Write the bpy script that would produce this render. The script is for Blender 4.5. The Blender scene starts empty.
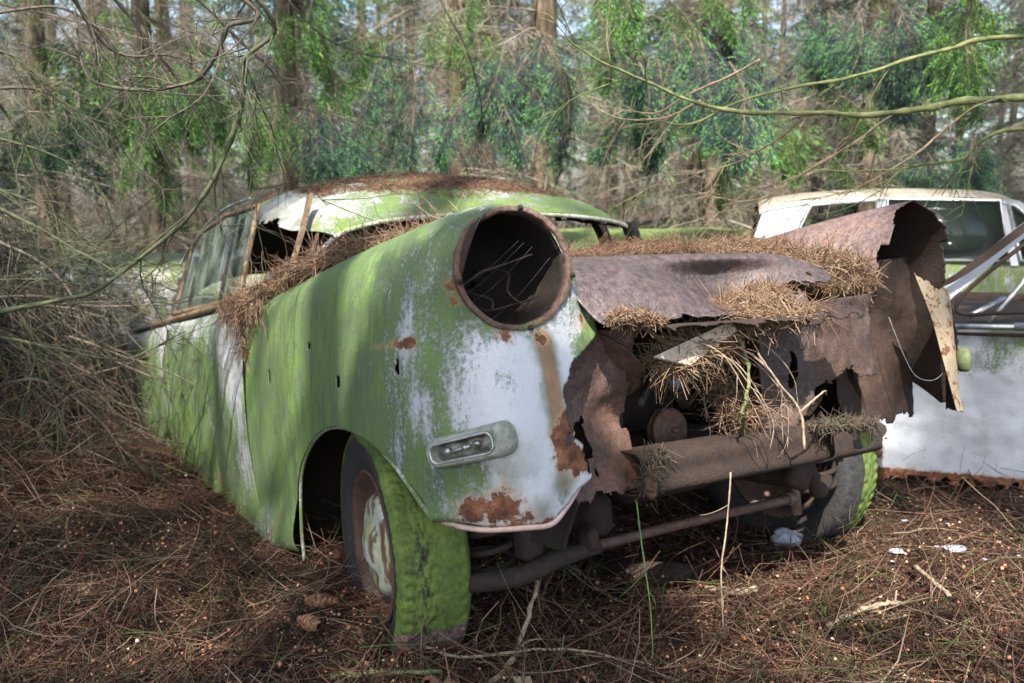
import bpy, math, random
import numpy as np
from mathutils import Matrix, Vector, noise

SC = bpy.context.scene
COL = SC.collection
R = math.radians
rng = np.random.default_rng(7)
random.seed(7)

# ------------------------------------------------------------------ camera, sky, sun, exposure
cam_d = bpy.data.cameras.new('camera')
cam = bpy.data.objects.new('camera', cam_d)
COL.objects.link(cam)
cam.location = (0, 0, 0.923)
cam.rotation_euler = (R(90 - 8.72), 0, 0)
cam_d.sensor_width = 36
cam_d.lens = 890 / 1024 * 36
cam_d.clip_start = 0.05
cam_d.clip_end = 2000
cam_d.dof.use_dof = True
cam_d.dof.focus_distance = 1.75
cam_d.dof.aperture_fstop = 5.6
SC.camera = cam

SUN_AZ, SUN_EL = 190.0, 50.0            # compass from +Y clockwise: high behind the camera
world = bpy.data.worlds.new('World')
SC.world = world
world.use_nodes = True
wn = world.node_tree
sky = wn.nodes.new('ShaderNodeTexSky')
sky.sky_type = 'NISHITA'
sky.sun_disc = False
sky.sun_elevation = R(SUN_EL)
sky.sun_rotation = R(SUN_AZ)
sky.air_density = 1.0
sky.dust_density = 2.5
bg = wn.nodes['Background']
wn.links.new(sky.outputs[0], bg.inputs[0])
bg.inputs[1].default_value = 0.15

sun_d = bpy.data.lights.new('sun', 'SUN')
sun_d.energy = 4.0
sun_d.angle = R(0.55)
sun_d.color = (1.0, 0.93, 0.82)
sun = bpy.data.objects.new('sun', sun_d)
COL.objects.link(sun)
TO_SUN = Vector((math.sin(R(SUN_AZ)) * math.cos(R(SUN_EL)), math.cos(R(SUN_AZ)) * math.cos(R(SUN_EL)), math.sin(R(SUN_EL))))
sun.rotation_euler = TO_SUN.to_track_quat('Z', 'Y').to_euler()
sun.location = TO_SUN * 30

SC.view_settings.view_transform = 'Standard'
SC.view_settings.look = 'None'
SC.view_settings.exposure = 1.85
SC.view_settings.gamma = 1.0
SC.cycles.max_bounces = 6
SC.cycles.diffuse_bounces = 4
SC.cycles.transparent_max_bounces = 12

# ------------------------------------------------------------------ mesh helpers
def mesh_from(name, V, F, rnd=None, wear=None, smooth=True, mats=(), uv=None):
    V = np.asarray(V, dtype=np.float32).reshape(-1, 3)
    me = bpy.data.meshes.new(name)
    if isinstance(F, np.ndarray):
        k = F.shape[1]; n = F.shape[0]
        me.vertices.add(len(V)); me.vertices.foreach_set('co', V.ravel())
        me.loops.add(n * k); me.loops.foreach_set('vertex_index', F.astype(np.int32).ravel())
        me.polygons.add(n)
        me.polygons.foreach_set('loop_start', np.arange(0, n * k, k, dtype=np.int32))
        me.polygons.foreach_set('loop_total', np.full(n, k, dtype=np.int32))
        me.update(calc_edges=True)
    else:
        me.from_pydata([tuple(map(float, v)) for v in V], [], [tuple(int(i) for i in f) for f in F])
    me.polygons.foreach_set('use_smooth', np.full(len(me.polygons), smooth, dtype=bool))
    if rnd is not None:
        a = me.attributes.new('rnd', 'FLOAT', 'POINT'); a.data.foreach_set('value', np.asarray(rnd, dtype=np.float32))
    if wear is not None:
        a = me.attributes.new('wear', 'FLOAT_COLOR', 'POINT')
        w = np.ones((len(V), 4), dtype=np.float32); w[:, :3] = wear
        a.data.foreach_set('color', w.ravel())
    for m in mats: me.materials.append(m)
    me.update()
    return me

def link(name, me, parent=None, loc=None, rot=None):
    o = bpy.data.objects.new(name, me); COL.objects.link(o)
    if parent is not None: o.parent = parent
    if loc is not None: o.location = loc
    if rot is not None: o.rotation_euler = rot
    return o

def tag(o, label=None, cat=None, group=None, kind=None):
    if label: o['label'] = label
    if cat: o['category'] = cat
    if group: o['group'] = group
    if kind: o['kind'] = kind
    return o

def empty(name, loc=(0, 0, 0), rot=(0, 0, 0)):
    o = bpy.data.objects.new(name, None); COL.objects.link(o)
    o.location = loc; o.rotation_euler = rot; o.empty_display_size = 0.1
    return o

def thicken(o, t=0.003, rim=0, inner=0, off=-1.0):
    m = o.modifiers.new('thickness', 'SOLIDIFY'); m.thickness = t; m.offset = off
    m.material_offset = inner; m.material_offset_rim = rim; m.use_even_offset = False
    return o

class Geo:
    """collects pieces that belong to one part"""
    def __init__(s): s.V = []; s.F = []; s.r = []; s.n = 0
    def add(s, V, F, r=0.5):
        V = np.asarray(V, dtype=float).reshape(-1, 3)
        s.V.append(V); s.F += [tuple(int(i) + s.n for i in f) for f in F]
        s.r.append(np.full(len(V), r) if np.isscalar(r) else np.asarray(r)); s.n += len(V)
        return s
    def box(s, c, d, rot=None, r=0.5, bev=0.0):
        hx, hy, hz = np.array(d) / 2.0
        b = min(bev, hx * .9, hy * .9, hz * .9)
        if b > 0:
            V = []
            for sx in (-1, 1):
                for sy in (-1, 1):
                    for sz in (-1, 1):
                        V += [(sx * hx, sy * (hy - b), sz * (hz - b)), (sx * (hx - b), sy * hy, sz * (hz - b)), (sx * (hx - b), sy * (hy - b), sz * hz)]
            idx = lambda sx, sy, sz, k: ((sx > 0) * 4 + (sy > 0) * 2 + (sz > 0)) * 3 + k
            F = []
            for k, (a, b2) in enumerate(((1, 2), (0, 2), (0, 1))):
                for sg in (-1, 1):
                    q = []
                    for u, w in ((-1, -1), (1, -1), (1, 1), (-1, 1)):
                        t = [0, 0, 0]; t[k] = sg; t[a] = u; t[b2] = w
                        q.append(idx(*t, k))
                    F.append(q if (sg > 0) == (k != 1) else q[::-1])
            for k, (a, b2) in enumerate(((1, 2), (0, 2), (0, 1))):       # bevel quads along axis k
                for u in (-1, 1):
                    for w in (-1, 1):
                        t0 = [0, 0, 0]; t1 = [0, 0, 0]; t0[k] = -1; t1[k] = 1
                        for t in (t0, t1): t[a] = u; t[b2] = w
                        F.append([idx(*t0, a), idx(*t1, a), idx(*t1, b2), idx(*t0, b2)])
            for sx in (-1, 1):
                for sy in (-1, 1):
                    for sz in (-1, 1): F.append([idx(sx, sy, sz, 0), idx(sx, sy, sz, 1), idx(sx, sy, sz, 2)])
            V = np.array(V)
        else:
            V = np.array([(x, y, z) for x in (-hx, hx) for y in (-hy, hy) for z in (-hz, hz)])
            F = [(0, 1, 3, 2), (4, 6, 7, 5), (0, 4, 5, 1), (2, 3, 7, 6), (0, 2, 6, 4), (1, 5, 7, 3)]
        if rot is not None:
            m = np.array(rot.to_3x3() if hasattr(rot, 'to_3x3') else rot); V = V @ m.T
        return s.add(V + np.array(c), F, r)
    def tube(s, P, rad, sides=8, r=0.5, caps=True):
        P = np.asarray(P, float); K = len(P)
        rad = np.full(K, rad) if np.isscalar(rad) else np.asarray(rad, float)
        V, F = tubes(P[None], rad[None], sides)
        F = F.tolist()
        if caps:
            F.append(list(range(sides))[::-1]); F.append([(K - 1) * sides + i for i in range(sides)])
        return s.add(V, F, r)
    def lathe(s, prof, n=32, axis='y', c=(0, 0, 0), r=0.5):
        prof = np.array(prof, float); K = len(prof)      # (axial, radius)
        a = np.linspace(0, 2 * math.pi, n, endpoint=False)
        V = np.zeros((K, n, 3)); ax = {'x': 0, 'y': 1, 'z': 2}[axis]; o1, o2 = [i for i in range(3) if i != ax]
        V[:, :, ax] = prof[:, 0:1]; V[:, :, o1] = prof[:, 1:2] * np.cos(a); V[:, :, o2] = prof[:, 1:2] * np.sin(a)
        F = [(k * n + i, k * n + (i + 1) % n, (k + 1) * n + (i + 1) % n, (k + 1) * n + i) for k in range(K - 1) for i in range(n)]
        return s.add(V.reshape(-1, 3) + np.array(c), F, r)
    def obj(s, name, mat, parent=None, smooth=True, fixn=True):
        V = np.concatenate(s.V)
        me = mesh_from(name, V, s.F, rnd=np.concatenate(s.r), smooth=smooth, mats=[mat])
        if fixn:
            import bmesh
            b = bmesh.new(); b.from_mesh(me); bmesh.ops.recalc_face_normals(b, faces=b.faces[:]); b.to_mesh(me); b.free()
        return link(name, me, parent)

def tubes(P, rad, sides=3):
    """P (N,K,3), rad (N,K) -> verts, quads"""
    N, K, _ = P.shape
    T = np.gradient(P, axis=1); T /= np.linalg.norm(T, axis=2, keepdims=True) + 1e-9
    up = np.zeros((N, 1, 3)); up[..., 2] = 1
    mt = np.abs(T.mean(axis=1, keepdims=True)); up = np.where(mt[..., 2:3] > .8, np.array([1., 0, 0]), up)
    A = np.cross(T, up); A /= np.linalg.norm(A, axis=2, keepdims=True) + 1e-9
    B = np.cross(T, A)
    ang = np.linspace(0, 2 * math.pi, sides, endpoint=False)
    V = P[:, :, None, :] + rad[:, :, None, None] * (np.cos(ang)[None, None, :, None] * A[:, :, None, :] + np.sin(ang)[None, None, :, None] * B[:, :, None, :])
    n = np.arange(N)[:, None, None] * K * sides; k = np.arange(K - 1)[None, :, None] * sides; i = np.arange(sides)[None, None, :]
    j = (i + 1) % sides
    F = np.stack([n + k + i, n + k + j, n + k + sides + j, n + k + sides + i], axis=-1).reshape(-1, 4)
    return V.reshape(-1, 3), F

def polylines(n, P0, D, L, K=5, curl=0.5, sag=0.0, seed=0):
    """n curved sticks; P0 (n,3) starts, D (n,3) directions, L (n,) lengths"""
    g = np.random.default_rng(seed)
    D = D / (np.linalg.norm(D, axis=1, keepdims=True) + 1e-9)
    P = np.zeros((n, K, 3)); P[:, 0] = P0
    bend = g.normal(size=(n, 3)) * curl
    st = (L / (K - 1))[:, None]
    d = D.copy()
    for k in range(1, K):
        d = d + bend / (K - 1) + g.normal(size=(n, 3)) * curl * .18
        d[:, 2] -= sag / (K - 1)
        d /= np.linalg.norm(d, axis=1, keepdims=True)
        P[:, k] = P[:, k - 1] + d * st
    return P

def cr(ctrl, n, axis=0):
    """Catmull-Rom through control points along axis"""
    C = np.moveaxis(np.asarray(ctrl, float), axis, 0); m = len(C)
    E = np.concatenate([[2 * C[0] - C[1]], C, [2 * C[-1] - C[-2]]])
    t = np.linspace(0, m - 1, n); i = np.minimum(t.astype(int), m - 2); f = (t - i)
    f = f.reshape((-1,) + (1,) * (C.ndim - 1))
    p0, p1, p2, p3 = E[i], E[i + 1], E[i + 2], E[i + 3]
    Q = .5 * (2 * p1 + (p2 - p0) * f + (2 * p0 - 5 * p1 + 4 * p2 - p3) * f ** 2 + (3 * p1 - p0 - 3 * p2 + p3) * f ** 3)
    return np.moveaxis(Q, 0, axis)

def fbm(V, s, seed=0, octv=3):
    o = Vector((seed * 13.7, seed * 7.3, seed * 3.1))
    return np.array([noise.fractal(Vector((float(v[0]), float(v[1]), float(v[2]))) * s + o, 1.0, 2.0, octv) for v in V])

def grid_mesh(name, G, keep=None, flip=False, wear=None, mats=(), snap=None):
    """G (nu,nv,3). keep: bool array per vertex. snap(V)->(inside mask, moved V) moves the border on to a cut line"""
    nu, nv, _ = G.shape
    V = G.reshape(-1, 3).copy()
    idx = np.arange(nu * nv).reshape(nu, nv)
    F = np.stack([idx[:-1, :-1], idx[1:, :-1], idx[1:, 1:], idx[:-1, 1:]], axis=-1).reshape(-1, 4)
    if flip: F = F[:, ::-1]
    if snap is not None:
        inside, VM = snap(V)
        F = F[~inside[F].all(axis=1)]
        V[inside] = VM[inside]
    if keep is not None:
        k = keep.reshape(-1)
        F = F[k[F].all(axis=1)]
    used = np.zeros(len(V), bool); used[F.ravel()] = True
    remap = np.cumsum(used) - 1
    me = mesh_from(name, V[used], remap[F], wear=None if wear is None else wear.reshape(-1, 3)[used], mats=mats)
    return me

def poly_inside(P, poly):
    x, y = P[:, 0], P[:, 1]; c = np.zeros(len(P), bool); n = len(poly)
    for i in range(n):
        x1, y1 = poly[i]; x2, y2 = poly[(i + 1) % n]
        if y1 == y2: continue
        c ^= ((y1 > y) != (y2 > y)) & (x < (x2 - x1) * (y - y1) / (y2 - y1) + x1)
    return c

def poly_near(P, poly):
    best = np.full(len(P), 1e9); out = P.copy(); n = len(poly)
    for i in range(n):
        a = np.array(poly[i]); b = np.array(poly[(i + 1) % n]); ab = b - a
        t = np.clip(((P - a) @ ab) / (ab @ ab + 1e-12), 0, 1)
        q = a + t[:, None] * ab; d = np.linalg.norm(P - q, axis=1)
        m = d < best; best[m] = d[m]; out[m] = q[m]
    return best, out

# ------------------------------------------------------------------ materials
class NT:
    def __init__(s, name):
        s.m = bpy.data.materials.new(name); s.m.use_nodes = True
        s.t = s.m.node_tree; s.b = s.t.nodes['Principled BSDF']; s.out = s.t.nodes['Material Output']
    def n(s, typ, **k):
        x = s.t.nodes.new(typ)
        for a, v in k.items(): setattr(x, a, v)
        return x
    def l(s, a, b): s.t.links.new(a, b)
    def coords(s, scale=(1, 1, 1), kind='Object', rot=(0, 0, 0)):
        tc = s.n('ShaderNodeTexCoord'); mp = s.n('ShaderNodeMapping')
        mp.inputs['Scale'].default_value = scale; mp.inputs['Rotation'].default_value = rot
        s.l(tc.outputs[kind], mp.inputs[0]); return mp.outputs[0]
    def noise(s, scale, detail=6, rough=.6, co=None, dist=0):
        x = s.n('ShaderNodeTexNoise'); x.inputs['Scale'].default_value = scale
        x.inputs['Detail'].default_value = detail; x.inputs['Roughness'].default_value = rough; x.inputs['Distortion'].default_value = dist
        if co is not None: s.l(co, x.inputs['Vector'])
        return x.outputs['Fac']
    def ramp(s, fac, stops):
        x = s.n('ShaderNodeValToRGB'); e = x.color_ramp.elements
        while len(e) < len(stops): e.new(.5)
        for q, (p, c) in zip(e, stops):
            q.position = p; q.color = (c, c, c, 1) if np.isscalar(c) else tuple(c) + (1,)
        s.l(fac, x.inputs[0]); return x.outputs[0]
    def math(s, op, a, b=None, c=None, clamp=False):
        x = s.n('ShaderNodeMath', operation=op, use_clamp=clamp)
        for i, v in enumerate((a, b, c)):
            if v is None: continue
            if hasattr(v, 'links'): s.l(v, x.inputs[i])
            else: x.inputs[i].default_value = v
        return x.outputs[0]
    def mix(s, f, a, b):
        x = s.n('ShaderNodeMix', data_type='RGBA')
        for i, v in ((0, f), (6, a), (7, b)):
            if hasattr(v, 'links'): s.l(v, x.inputs[i])
            else: x.inputs[i].default_value = v if i == 0 else tuple(v) + (1,)
        return x.outputs[2]
    def bump(s, h, strength=.5, dist=.01, prev=None):
        x = s.n('ShaderNodeBump'); x.inputs['Strength'].default_value = strength; x.inputs['Distance'].default_value = dist
        s.l(h, x.inputs['Height'])
        if prev is not None: s.l(prev, x.inputs['Normal'])
        return x.outputs[0]
    def attr(s, name, out='Fac'):
        x = s.n('ShaderNodeAttribute', attribute_name=name); return x.outputs[out]
    def set(s, color=None, rough=None, normal=None, metal=None, spec=None):
        for k, v in (('Base Color', color), ('Roughness', rough), ('Normal', normal), ('Metallic', metal), ('Specular IOR Level', spec)):
            if v is None: continue
            if hasattr(v, 'links'): s.l(v, s.b.inputs[k])
            else: s.b.inputs[k].default_value = v if np.isscalar(v) else tuple(v) + (1,)
        return s.m

def smooth_step(N, x, lo, hi):
    mr = N.n('ShaderNodeMapRange', interpolation_type='SMOOTHSTEP')
    mr.inputs[1].default_value = lo; mr.inputs[2].default_value = hi
    N.l(x, mr.inputs[0]); return mr.outputs[0]

RUST = [(.30, (.028, .016, .012)), (.45, (.085, .040, .026)), (.58, (.15, .068, .040)), (.72, (.24, .12, .07))]
def rust_layer(N, sc=1.0):
    f = N.noise(9 * sc, 8, .65, N.coords())
    return N.ramp(f, RUST)

def mat_paint(name, white=(.44, .46, .50), moss_lift=0.0, rust_lift=0.0, mossk=1.0):
    N = NT(name)
    wr = N.attr('wear', 'Color'); sp = N.n('ShaderNodeSeparateColor'); N.l(wr, sp.inputs[0])
    moss, rust, grime = sp.outputs
    st = N.noise(1, 8, .62, N.coords((24, 24, 4.5)), .3)
    st2 = N.noise(1, 7, .6, N.coords((70, 70, 7)))
    fine = N.noise(120, 6, .7, N.coords())
    mid = N.noise(14, 8, .62, N.coords())
    big = N.noise(3.1, 4, .5, N.coords())
    # moss cover
    v = N.math('ADD', moss, moss_lift)
    v = N.math('ADD', v, N.math('MULTIPLY', N.math('SUBTRACT', st, .5), .8))
    v = N.math('ADD', v, N.math('MULTIPLY', N.math('SUBTRACT', mid, .5), .55))
    v = N.math('ADD', v, N.math('MULTIPLY', N.math('SUBTRACT', fine, .5), .95))
    v = N.math('ADD', v, N.math('MULTIPLY', N.math('SUBTRACT', st2, .5), .5))
    mmask = smooth_step(N, v, .36, .78)
    mcol = N.ramp(N.math('ADD', N.math('MULTIPLY', st, .28), N.math('ADD', N.math('MULTIPLY', st2, .27), N.math('ADD', N.math('MULTIPLY', mid, .25), N.math('MULTIPLY', fine, .20)))),
                  [(.36, (.020, .036, .011)), (.46, (.042, .078, .015)), (.54, (.075, .145, .014)), (.66, (.16, .26, .024))])
    mcol = N.mix(N.math('MULTIPLY', smooth_step(N, big, .42, .62), .5), mcol, (.055, .092, .026))
    paint = N.mix(smooth_step(N, N.math('ADD', mid, N.math('MULTIPLY', grime, .8)), .55, 1.1), white, (.20, .21, .17))
    paint = N.mix(N.math('MULTIPLY', smooth_step(N, fine, .58, .70), .45), paint, (.22, .24, .20))
    col = N.mix(N.math('MULTIPLY', mmask, .93 * mossk), paint, mcol)
    tan = smooth_step(N, N.math('ADD', grime, N.math('MULTIPLY', N.math('SUBTRACT', mid, .5), .35)), .62, .85)
    col = N.mix(N.math('MULTIPLY', tan, .8), col, N.mix(smooth_step(N, mid, .35, .65), (.29, .145, .050), (.17, .085, .035)))
    # rust
    r = N.math('ADD', rust, rust_lift)
    r = N.math('ADD', r, N.math('MULTIPLY', N.math('SUBTRACT', N.noise(38, 8, .7, N.coords()), .5), 1.5))
    r = N.math('ADD', r, N.math('MULTIPLY', N.math('SUBTRACT', fine, .5), .45))
    rmask = smooth_step(N, r, .50, .60)
    rstain = smooth_step(N, r, .18, .60)
    rcol = N.ramp(N.noise(26, 8, .7, N.coords()), [(.30, (.035, .016, .010)), (.45, (.13, .05, .026)), (.58, (.27, .11, .055)), (.72, (.36, .21, .13))])
    col = N.mix(N.math('MULTIPLY', rstain, .72), col, (.34, .20, .10))
    col = N.mix(rmask, col, rcol)
    h = N.math('ADD', N.math('MULTIPLY', mmask, .5), N.math('MULTIPLY', fine, .6))
    h = N.math('ADD', h, N.math('MULTIPLY', rmask, N.math('MULTIPLY', N.noise(60, 6, .7, N.coords()), 3.0)))
    rough = N.math('ADD', N.math('MULTIPLY', mmask, .35), .42)
    rough = N.math('MAXIMUM', rough, N.math('MULTIPLY', rmask, .9))
    return N.set(col, rough, N.bump(h, .85, .0036))

def mat_rust(name, dark=1.0, purple=0.35, rough=.72, moss=0.0, spots=1.0, pm=(.40, .60)):
    N = NT(name)
    pit = N.n('ShaderNodeTexVoronoi'); pit.inputs['Scale'].default_value = 150; N.l(N.coords(), pit.inputs['Vector']); pit = pit.outputs['Distance']
    a = N.noise(7, 9, .68, N.coords(), .4); b = N.noise(60, 7, .7, N.coords()); c = N.noise(2.2, 4, .5, N.coords()); d = N.noise(320, 3, .6, N.coords())
    k = dark
    col = N.ramp(N.math('ADD', N.math('MULTIPLY', a, .55), N.math('MULTIPLY', b, .45)),
                 [(.32, (.022 * k, .013 * k, .010 * k)), (.46, (.080 * k, .042 * k, .030 * k)), (.56, (.13 * k, .068 * k, .045 * k)), (.70, (.24 * k, .13 * k, .08 * k))])
    pur = N.ramp(b, [(.35, (.055 * k, .047 * k, .056 * k)), (.65, (.19 * k, .162 * k, .178 * k))])
    col = N.mix(N.math('MULTIPLY', smooth_step(N, c, pm[0], pm[1]), purple), col, pur)
    col = N.mix(N.math('MULTIPLY', smooth_step(N, d, .56, .68), .55), col, (.22 * k, .10 * k, .055 * k))
    if moss:
        col = N.mix(N.math('MULTIPLY', smooth_step(N, N.noise(5, 7, .65, N.coords()), .62 - moss * .3, .75 - moss * .3), .8), col, (.10, .15, .035))
    e = N.noise(190, 4, .75, N.coords())
    col = N.mix(N.math('MULTIPLY', smooth_step(N, e, .50, .66), .75 * spots), col, (.014 * k, .009 * k, .008 * k))
    col = N.mix(N.math('MULTIPLY', smooth_step(N, N.noise(23, 6, .7, N.coords()), .56, .70), .55 * spots), col, (.20 * k, .11 * k, .07 * k))
    h = N.math('ADD', N.math('MULTIPLY', b, .7), N.math('ADD', N.math('MULTIPLY', e, .6), N.math('MULTIPLY', pit, .3)))
    return N.set(col, rough, N.bump(h, .8, .0028))

def mat_stick(name, stops, rough=.85, bump=.3):
    """colour picked by the per-stick value rnd"""
    N = NT(name)
    col = N.ramp(N.attr('rnd'), stops)
    n = N.noise(60, 4, .6, N.coords())
    col = N.mix(N.math('MULTIPLY', n, .35), col, (.03, .02, .015))
    return N.set(col, rough, spec=.2)

def mat_plain(name, c1, c2, scale=20, rough=.8, bump=.3, metal=None, dist=.005, spec=None):
    N = NT(name)
    f = N.noise(scale, 8, .65, N.coords())
    return N.set(N.ramp(f, [(.35, c1), (.65, c2)]), rough, N.bump(f, bump, dist), metal, spec)

M = {}
M['paint'] = mat_paint('mossy_white_paint')
M['paint_right'] = mat_paint('weathered_beige_paint', (.31, .235, .145), .05, .16)
M['paint_white'] = mat_paint('chalky_white_paint', (.40, .425, .475))
M['roof_paint'] = mat_paint('mossy_roof_paint', (.42, .42, .45))
M['rust'] = mat_rust('brown_rust', .75)
M['rust_dark'] = mat_rust('dark_rust', .24, .15, .85)
M['rust_hood'] = mat_rust('purple_brown_rust', .58, .70, .36, 0, .45, (.22, .42))
M['rust_ring'] = mat_rust('scaly_ring_rust', .95, .3, .7, .25)
M['rust_moss'] = mat_rust('rust_with_moss', .9, .2, .85, .6)
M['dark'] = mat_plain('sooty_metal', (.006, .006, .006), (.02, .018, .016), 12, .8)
M['trim'] = mat_plain('brown_window_trim', (.055, .036, .020), (.20, .135, .075), 30, .7)
M['chrome'] = mat_plain('dull_chrome', (.22, .23, .24), (.55, .56, .57), 30, .35, .2, .7)
M['lens_dirty'] = mat_plain('dirty_reflector', (.03, .03, .025), (.28, .28, .24), 45, .35, .5, .3)
M['cloth'] = mat_plain('rotten_seat_cloth', (.02, .018, .015), (.07, .06, .05), 15, .95)
# ------------------------------------------------------------------ the near wreck: its own frame (x back, y to its near side, z up)
EX = np.array([-.51794882, .84314311, -.1443562]); EYv = np.array([-.85206785, -.52343135, 0.]); EZ = np.array([-.07556056, .12300128, .98952579])
O = np.array([.40415064, 2.18245725, 0.])
CAR_M = Matrix(((EX[0], EYv[0], EZ[0], O[0]), (EX[1], EYv[1], EZ[1], O[1]), (EX[2], EYv[2], EZ[2], O[2]), (0, 0, 0, 1)))
def c2w(p): p = np.asarray(p, float); return O + p[..., 0:1] * EX + p[..., 1:2] * EYv + p[..., 2:3] * EZ
car = empty('car_wreck'); car.matrix_world = CAR_M
tag(car, 'rusting white saloon overgrown with green moss, with an empty round headlight socket in front', 'car')

def ss(x, a, b): t = np.clip((x - a) / (b - a), 0, 1); return t * t * (3 - 2 * t)
# ----- near front fender with its nose
RC = np.array([-.385, .637, .762]); RR = .108; RY = math.tan(R(9)); RP = math.tan(R(3))
def ringpt(a, r=RR, d=0.):
    a = R(a); y = r * math.cos(a); z = r * math.sin(a)
    return [RC[0] + y * RY + z * RP + d, RC[1] + y, RC[2] + z]
FC = [
 [ringpt(175), (-.39, .49, .78), (-.34, .48, .80), (-.28, .47, .80), (-.22, .47, .80), (0, .47, .80), (.3, .49, .79), (.6, .52, .77), (.865, .56, .75)],
 [ringpt(130), (-.40, .540, .860), (-.34, .535, .865), (-.28, .53, .87), (-.22, .53, .87), (0, .54, .865), (.3, .57, .84), (.6, .60, .81), (.865, .63, .78)],
 [ringpt(90), (-.40, .620, .884), (-.34, .622, .888), (-.28, .625, .89), (-.22, .63, .892), (0, .645, .878), (.3, .67, .848), (.6, .69, .815), (.865, .71, .785)],
 [ringpt(45), (-.385, .703, .85), (-.33, .713, .85), (-.28, .722, .85), (-.22, .73, .85), (0, .74, .835), (.3, .755, .807), (.6, .765, .778), (.865, .775, .755)],
 [ringpt(5), (-.375, .738, .775), (-.325, .752, .77), (-.28, .764, .77), (-.22, .775, .77), (0, .785, .765), (.3, .79, .75), (.6, .795, .73), (.865, .80, .70)],
 [ringpt(-30), (-.385, .728, .69), (-.345, .755, .68), (-.29, .777, .67), (-.22, .79, .665), (0, .80, .655), (.3, .805, .64), (.6, .81, .62), (.865, .81, .60)],
 [ringpt(-55), (-.425, .693, .635), (-.415, .735, .59), (-.35, .78, .57), (-.23, .80, .56), (0, .81, .55), (.3, .815, .53), (.6, .815, .50), (.865, .815, .47)],
 [ringpt(-72), (-.45, .655, .61), (-.462, .705, .51), (-.38, .778, .46), (-.24, .807, .45), (0, .815, .44), (.3, .815, .41), (.6, .815, .37), (.865, .815, .33)],
 [ringpt(-88), (-.46, .615, .60), (-.488, .665, .44), (-.44, .735, .37), (-.31, .795, .35), (0, .81, .30), (.3, .81, .28), (.6, .81, .25), (.865, .805, .20)],
 [ringpt(-103), (-.46, .580, .60), (-.49, .62, .42), (-.475, .66, .305), (-.34, .785, .31), (0, .80, .20), (.3, .80, .14), (.6, .80, .09), (.865, .79, .05)]]
NC = [
 [FC[9][0], FC[9][1], FC[9][2], FC[9][3]],
 [ringpt(-120), (-.455, .548, .60), (-.485, .57, .44), (-.475, .59, .295)],
 [ringpt(-145), (-.445, .505, .63), (-.47, .50, .50), (-.475, .515, .30)],
 [ringpt(-165), (-.425, .470, .67), (-.44, .45, .58), (-.465, .47, .33)],
 [ringpt(-185), (-.40, .462, .75), (-.42, .44, .67), (-.45, .43, .36)]]
def nose_shift(C):
    C = np.array(C, float); x, y, z = C[..., 0].copy(), C[..., 1].copy(), C[..., 2].copy()
    w = ss(-x, .24, .40); isring = (np.hypot(y - RC[1], z - RC[2]) < RR * 1.02) & (x < -.33)
    w = np.where(isring, 0, w); C[..., 0] += .042 * w; C[..., 1] += .022 * w * ss(.80 - y, 0, .10)
    return C
def dents(G, amp=.004, s=3.0, seed=1):
    V = G.reshape(-1, 3); d = fbm(V, s, seed, 3)
    G = G.copy(); G[..., 1] += (d * amp).reshape(G.shape[:2]); return G
ARCH = [(.52, -.3), (.515, .08), (.50, .17), (.445, .305), (.36, .385), (.25, .437), (.14, .458), (.03, .455), (-.07, .437), (-.16, .405), (-.23, .365), (-.30, .315), (-.36, .22), (-.36, -.3)]
AD = np.array(ARCH); ARCH_F = [tuple(p) for p in np.concatenate([AD[:2], cr(AD[1:-2], 60), AD[-2:]])]
def arch_snap(V, s=1):
    P = np.stack([V[:, 0], V[:, 2]], 1)
    ins = poly_inside(P, ARCH_F) & (np.abs(V[:, 1]) > .70) & (V[:, 0] > -.345)
    _, Q = poly_near(P, ARCH_F); W = V.copy(); W[:, 0] = Q[:, 0]; W[:, 2] = Q[:, 1]
    return ins, W

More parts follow.
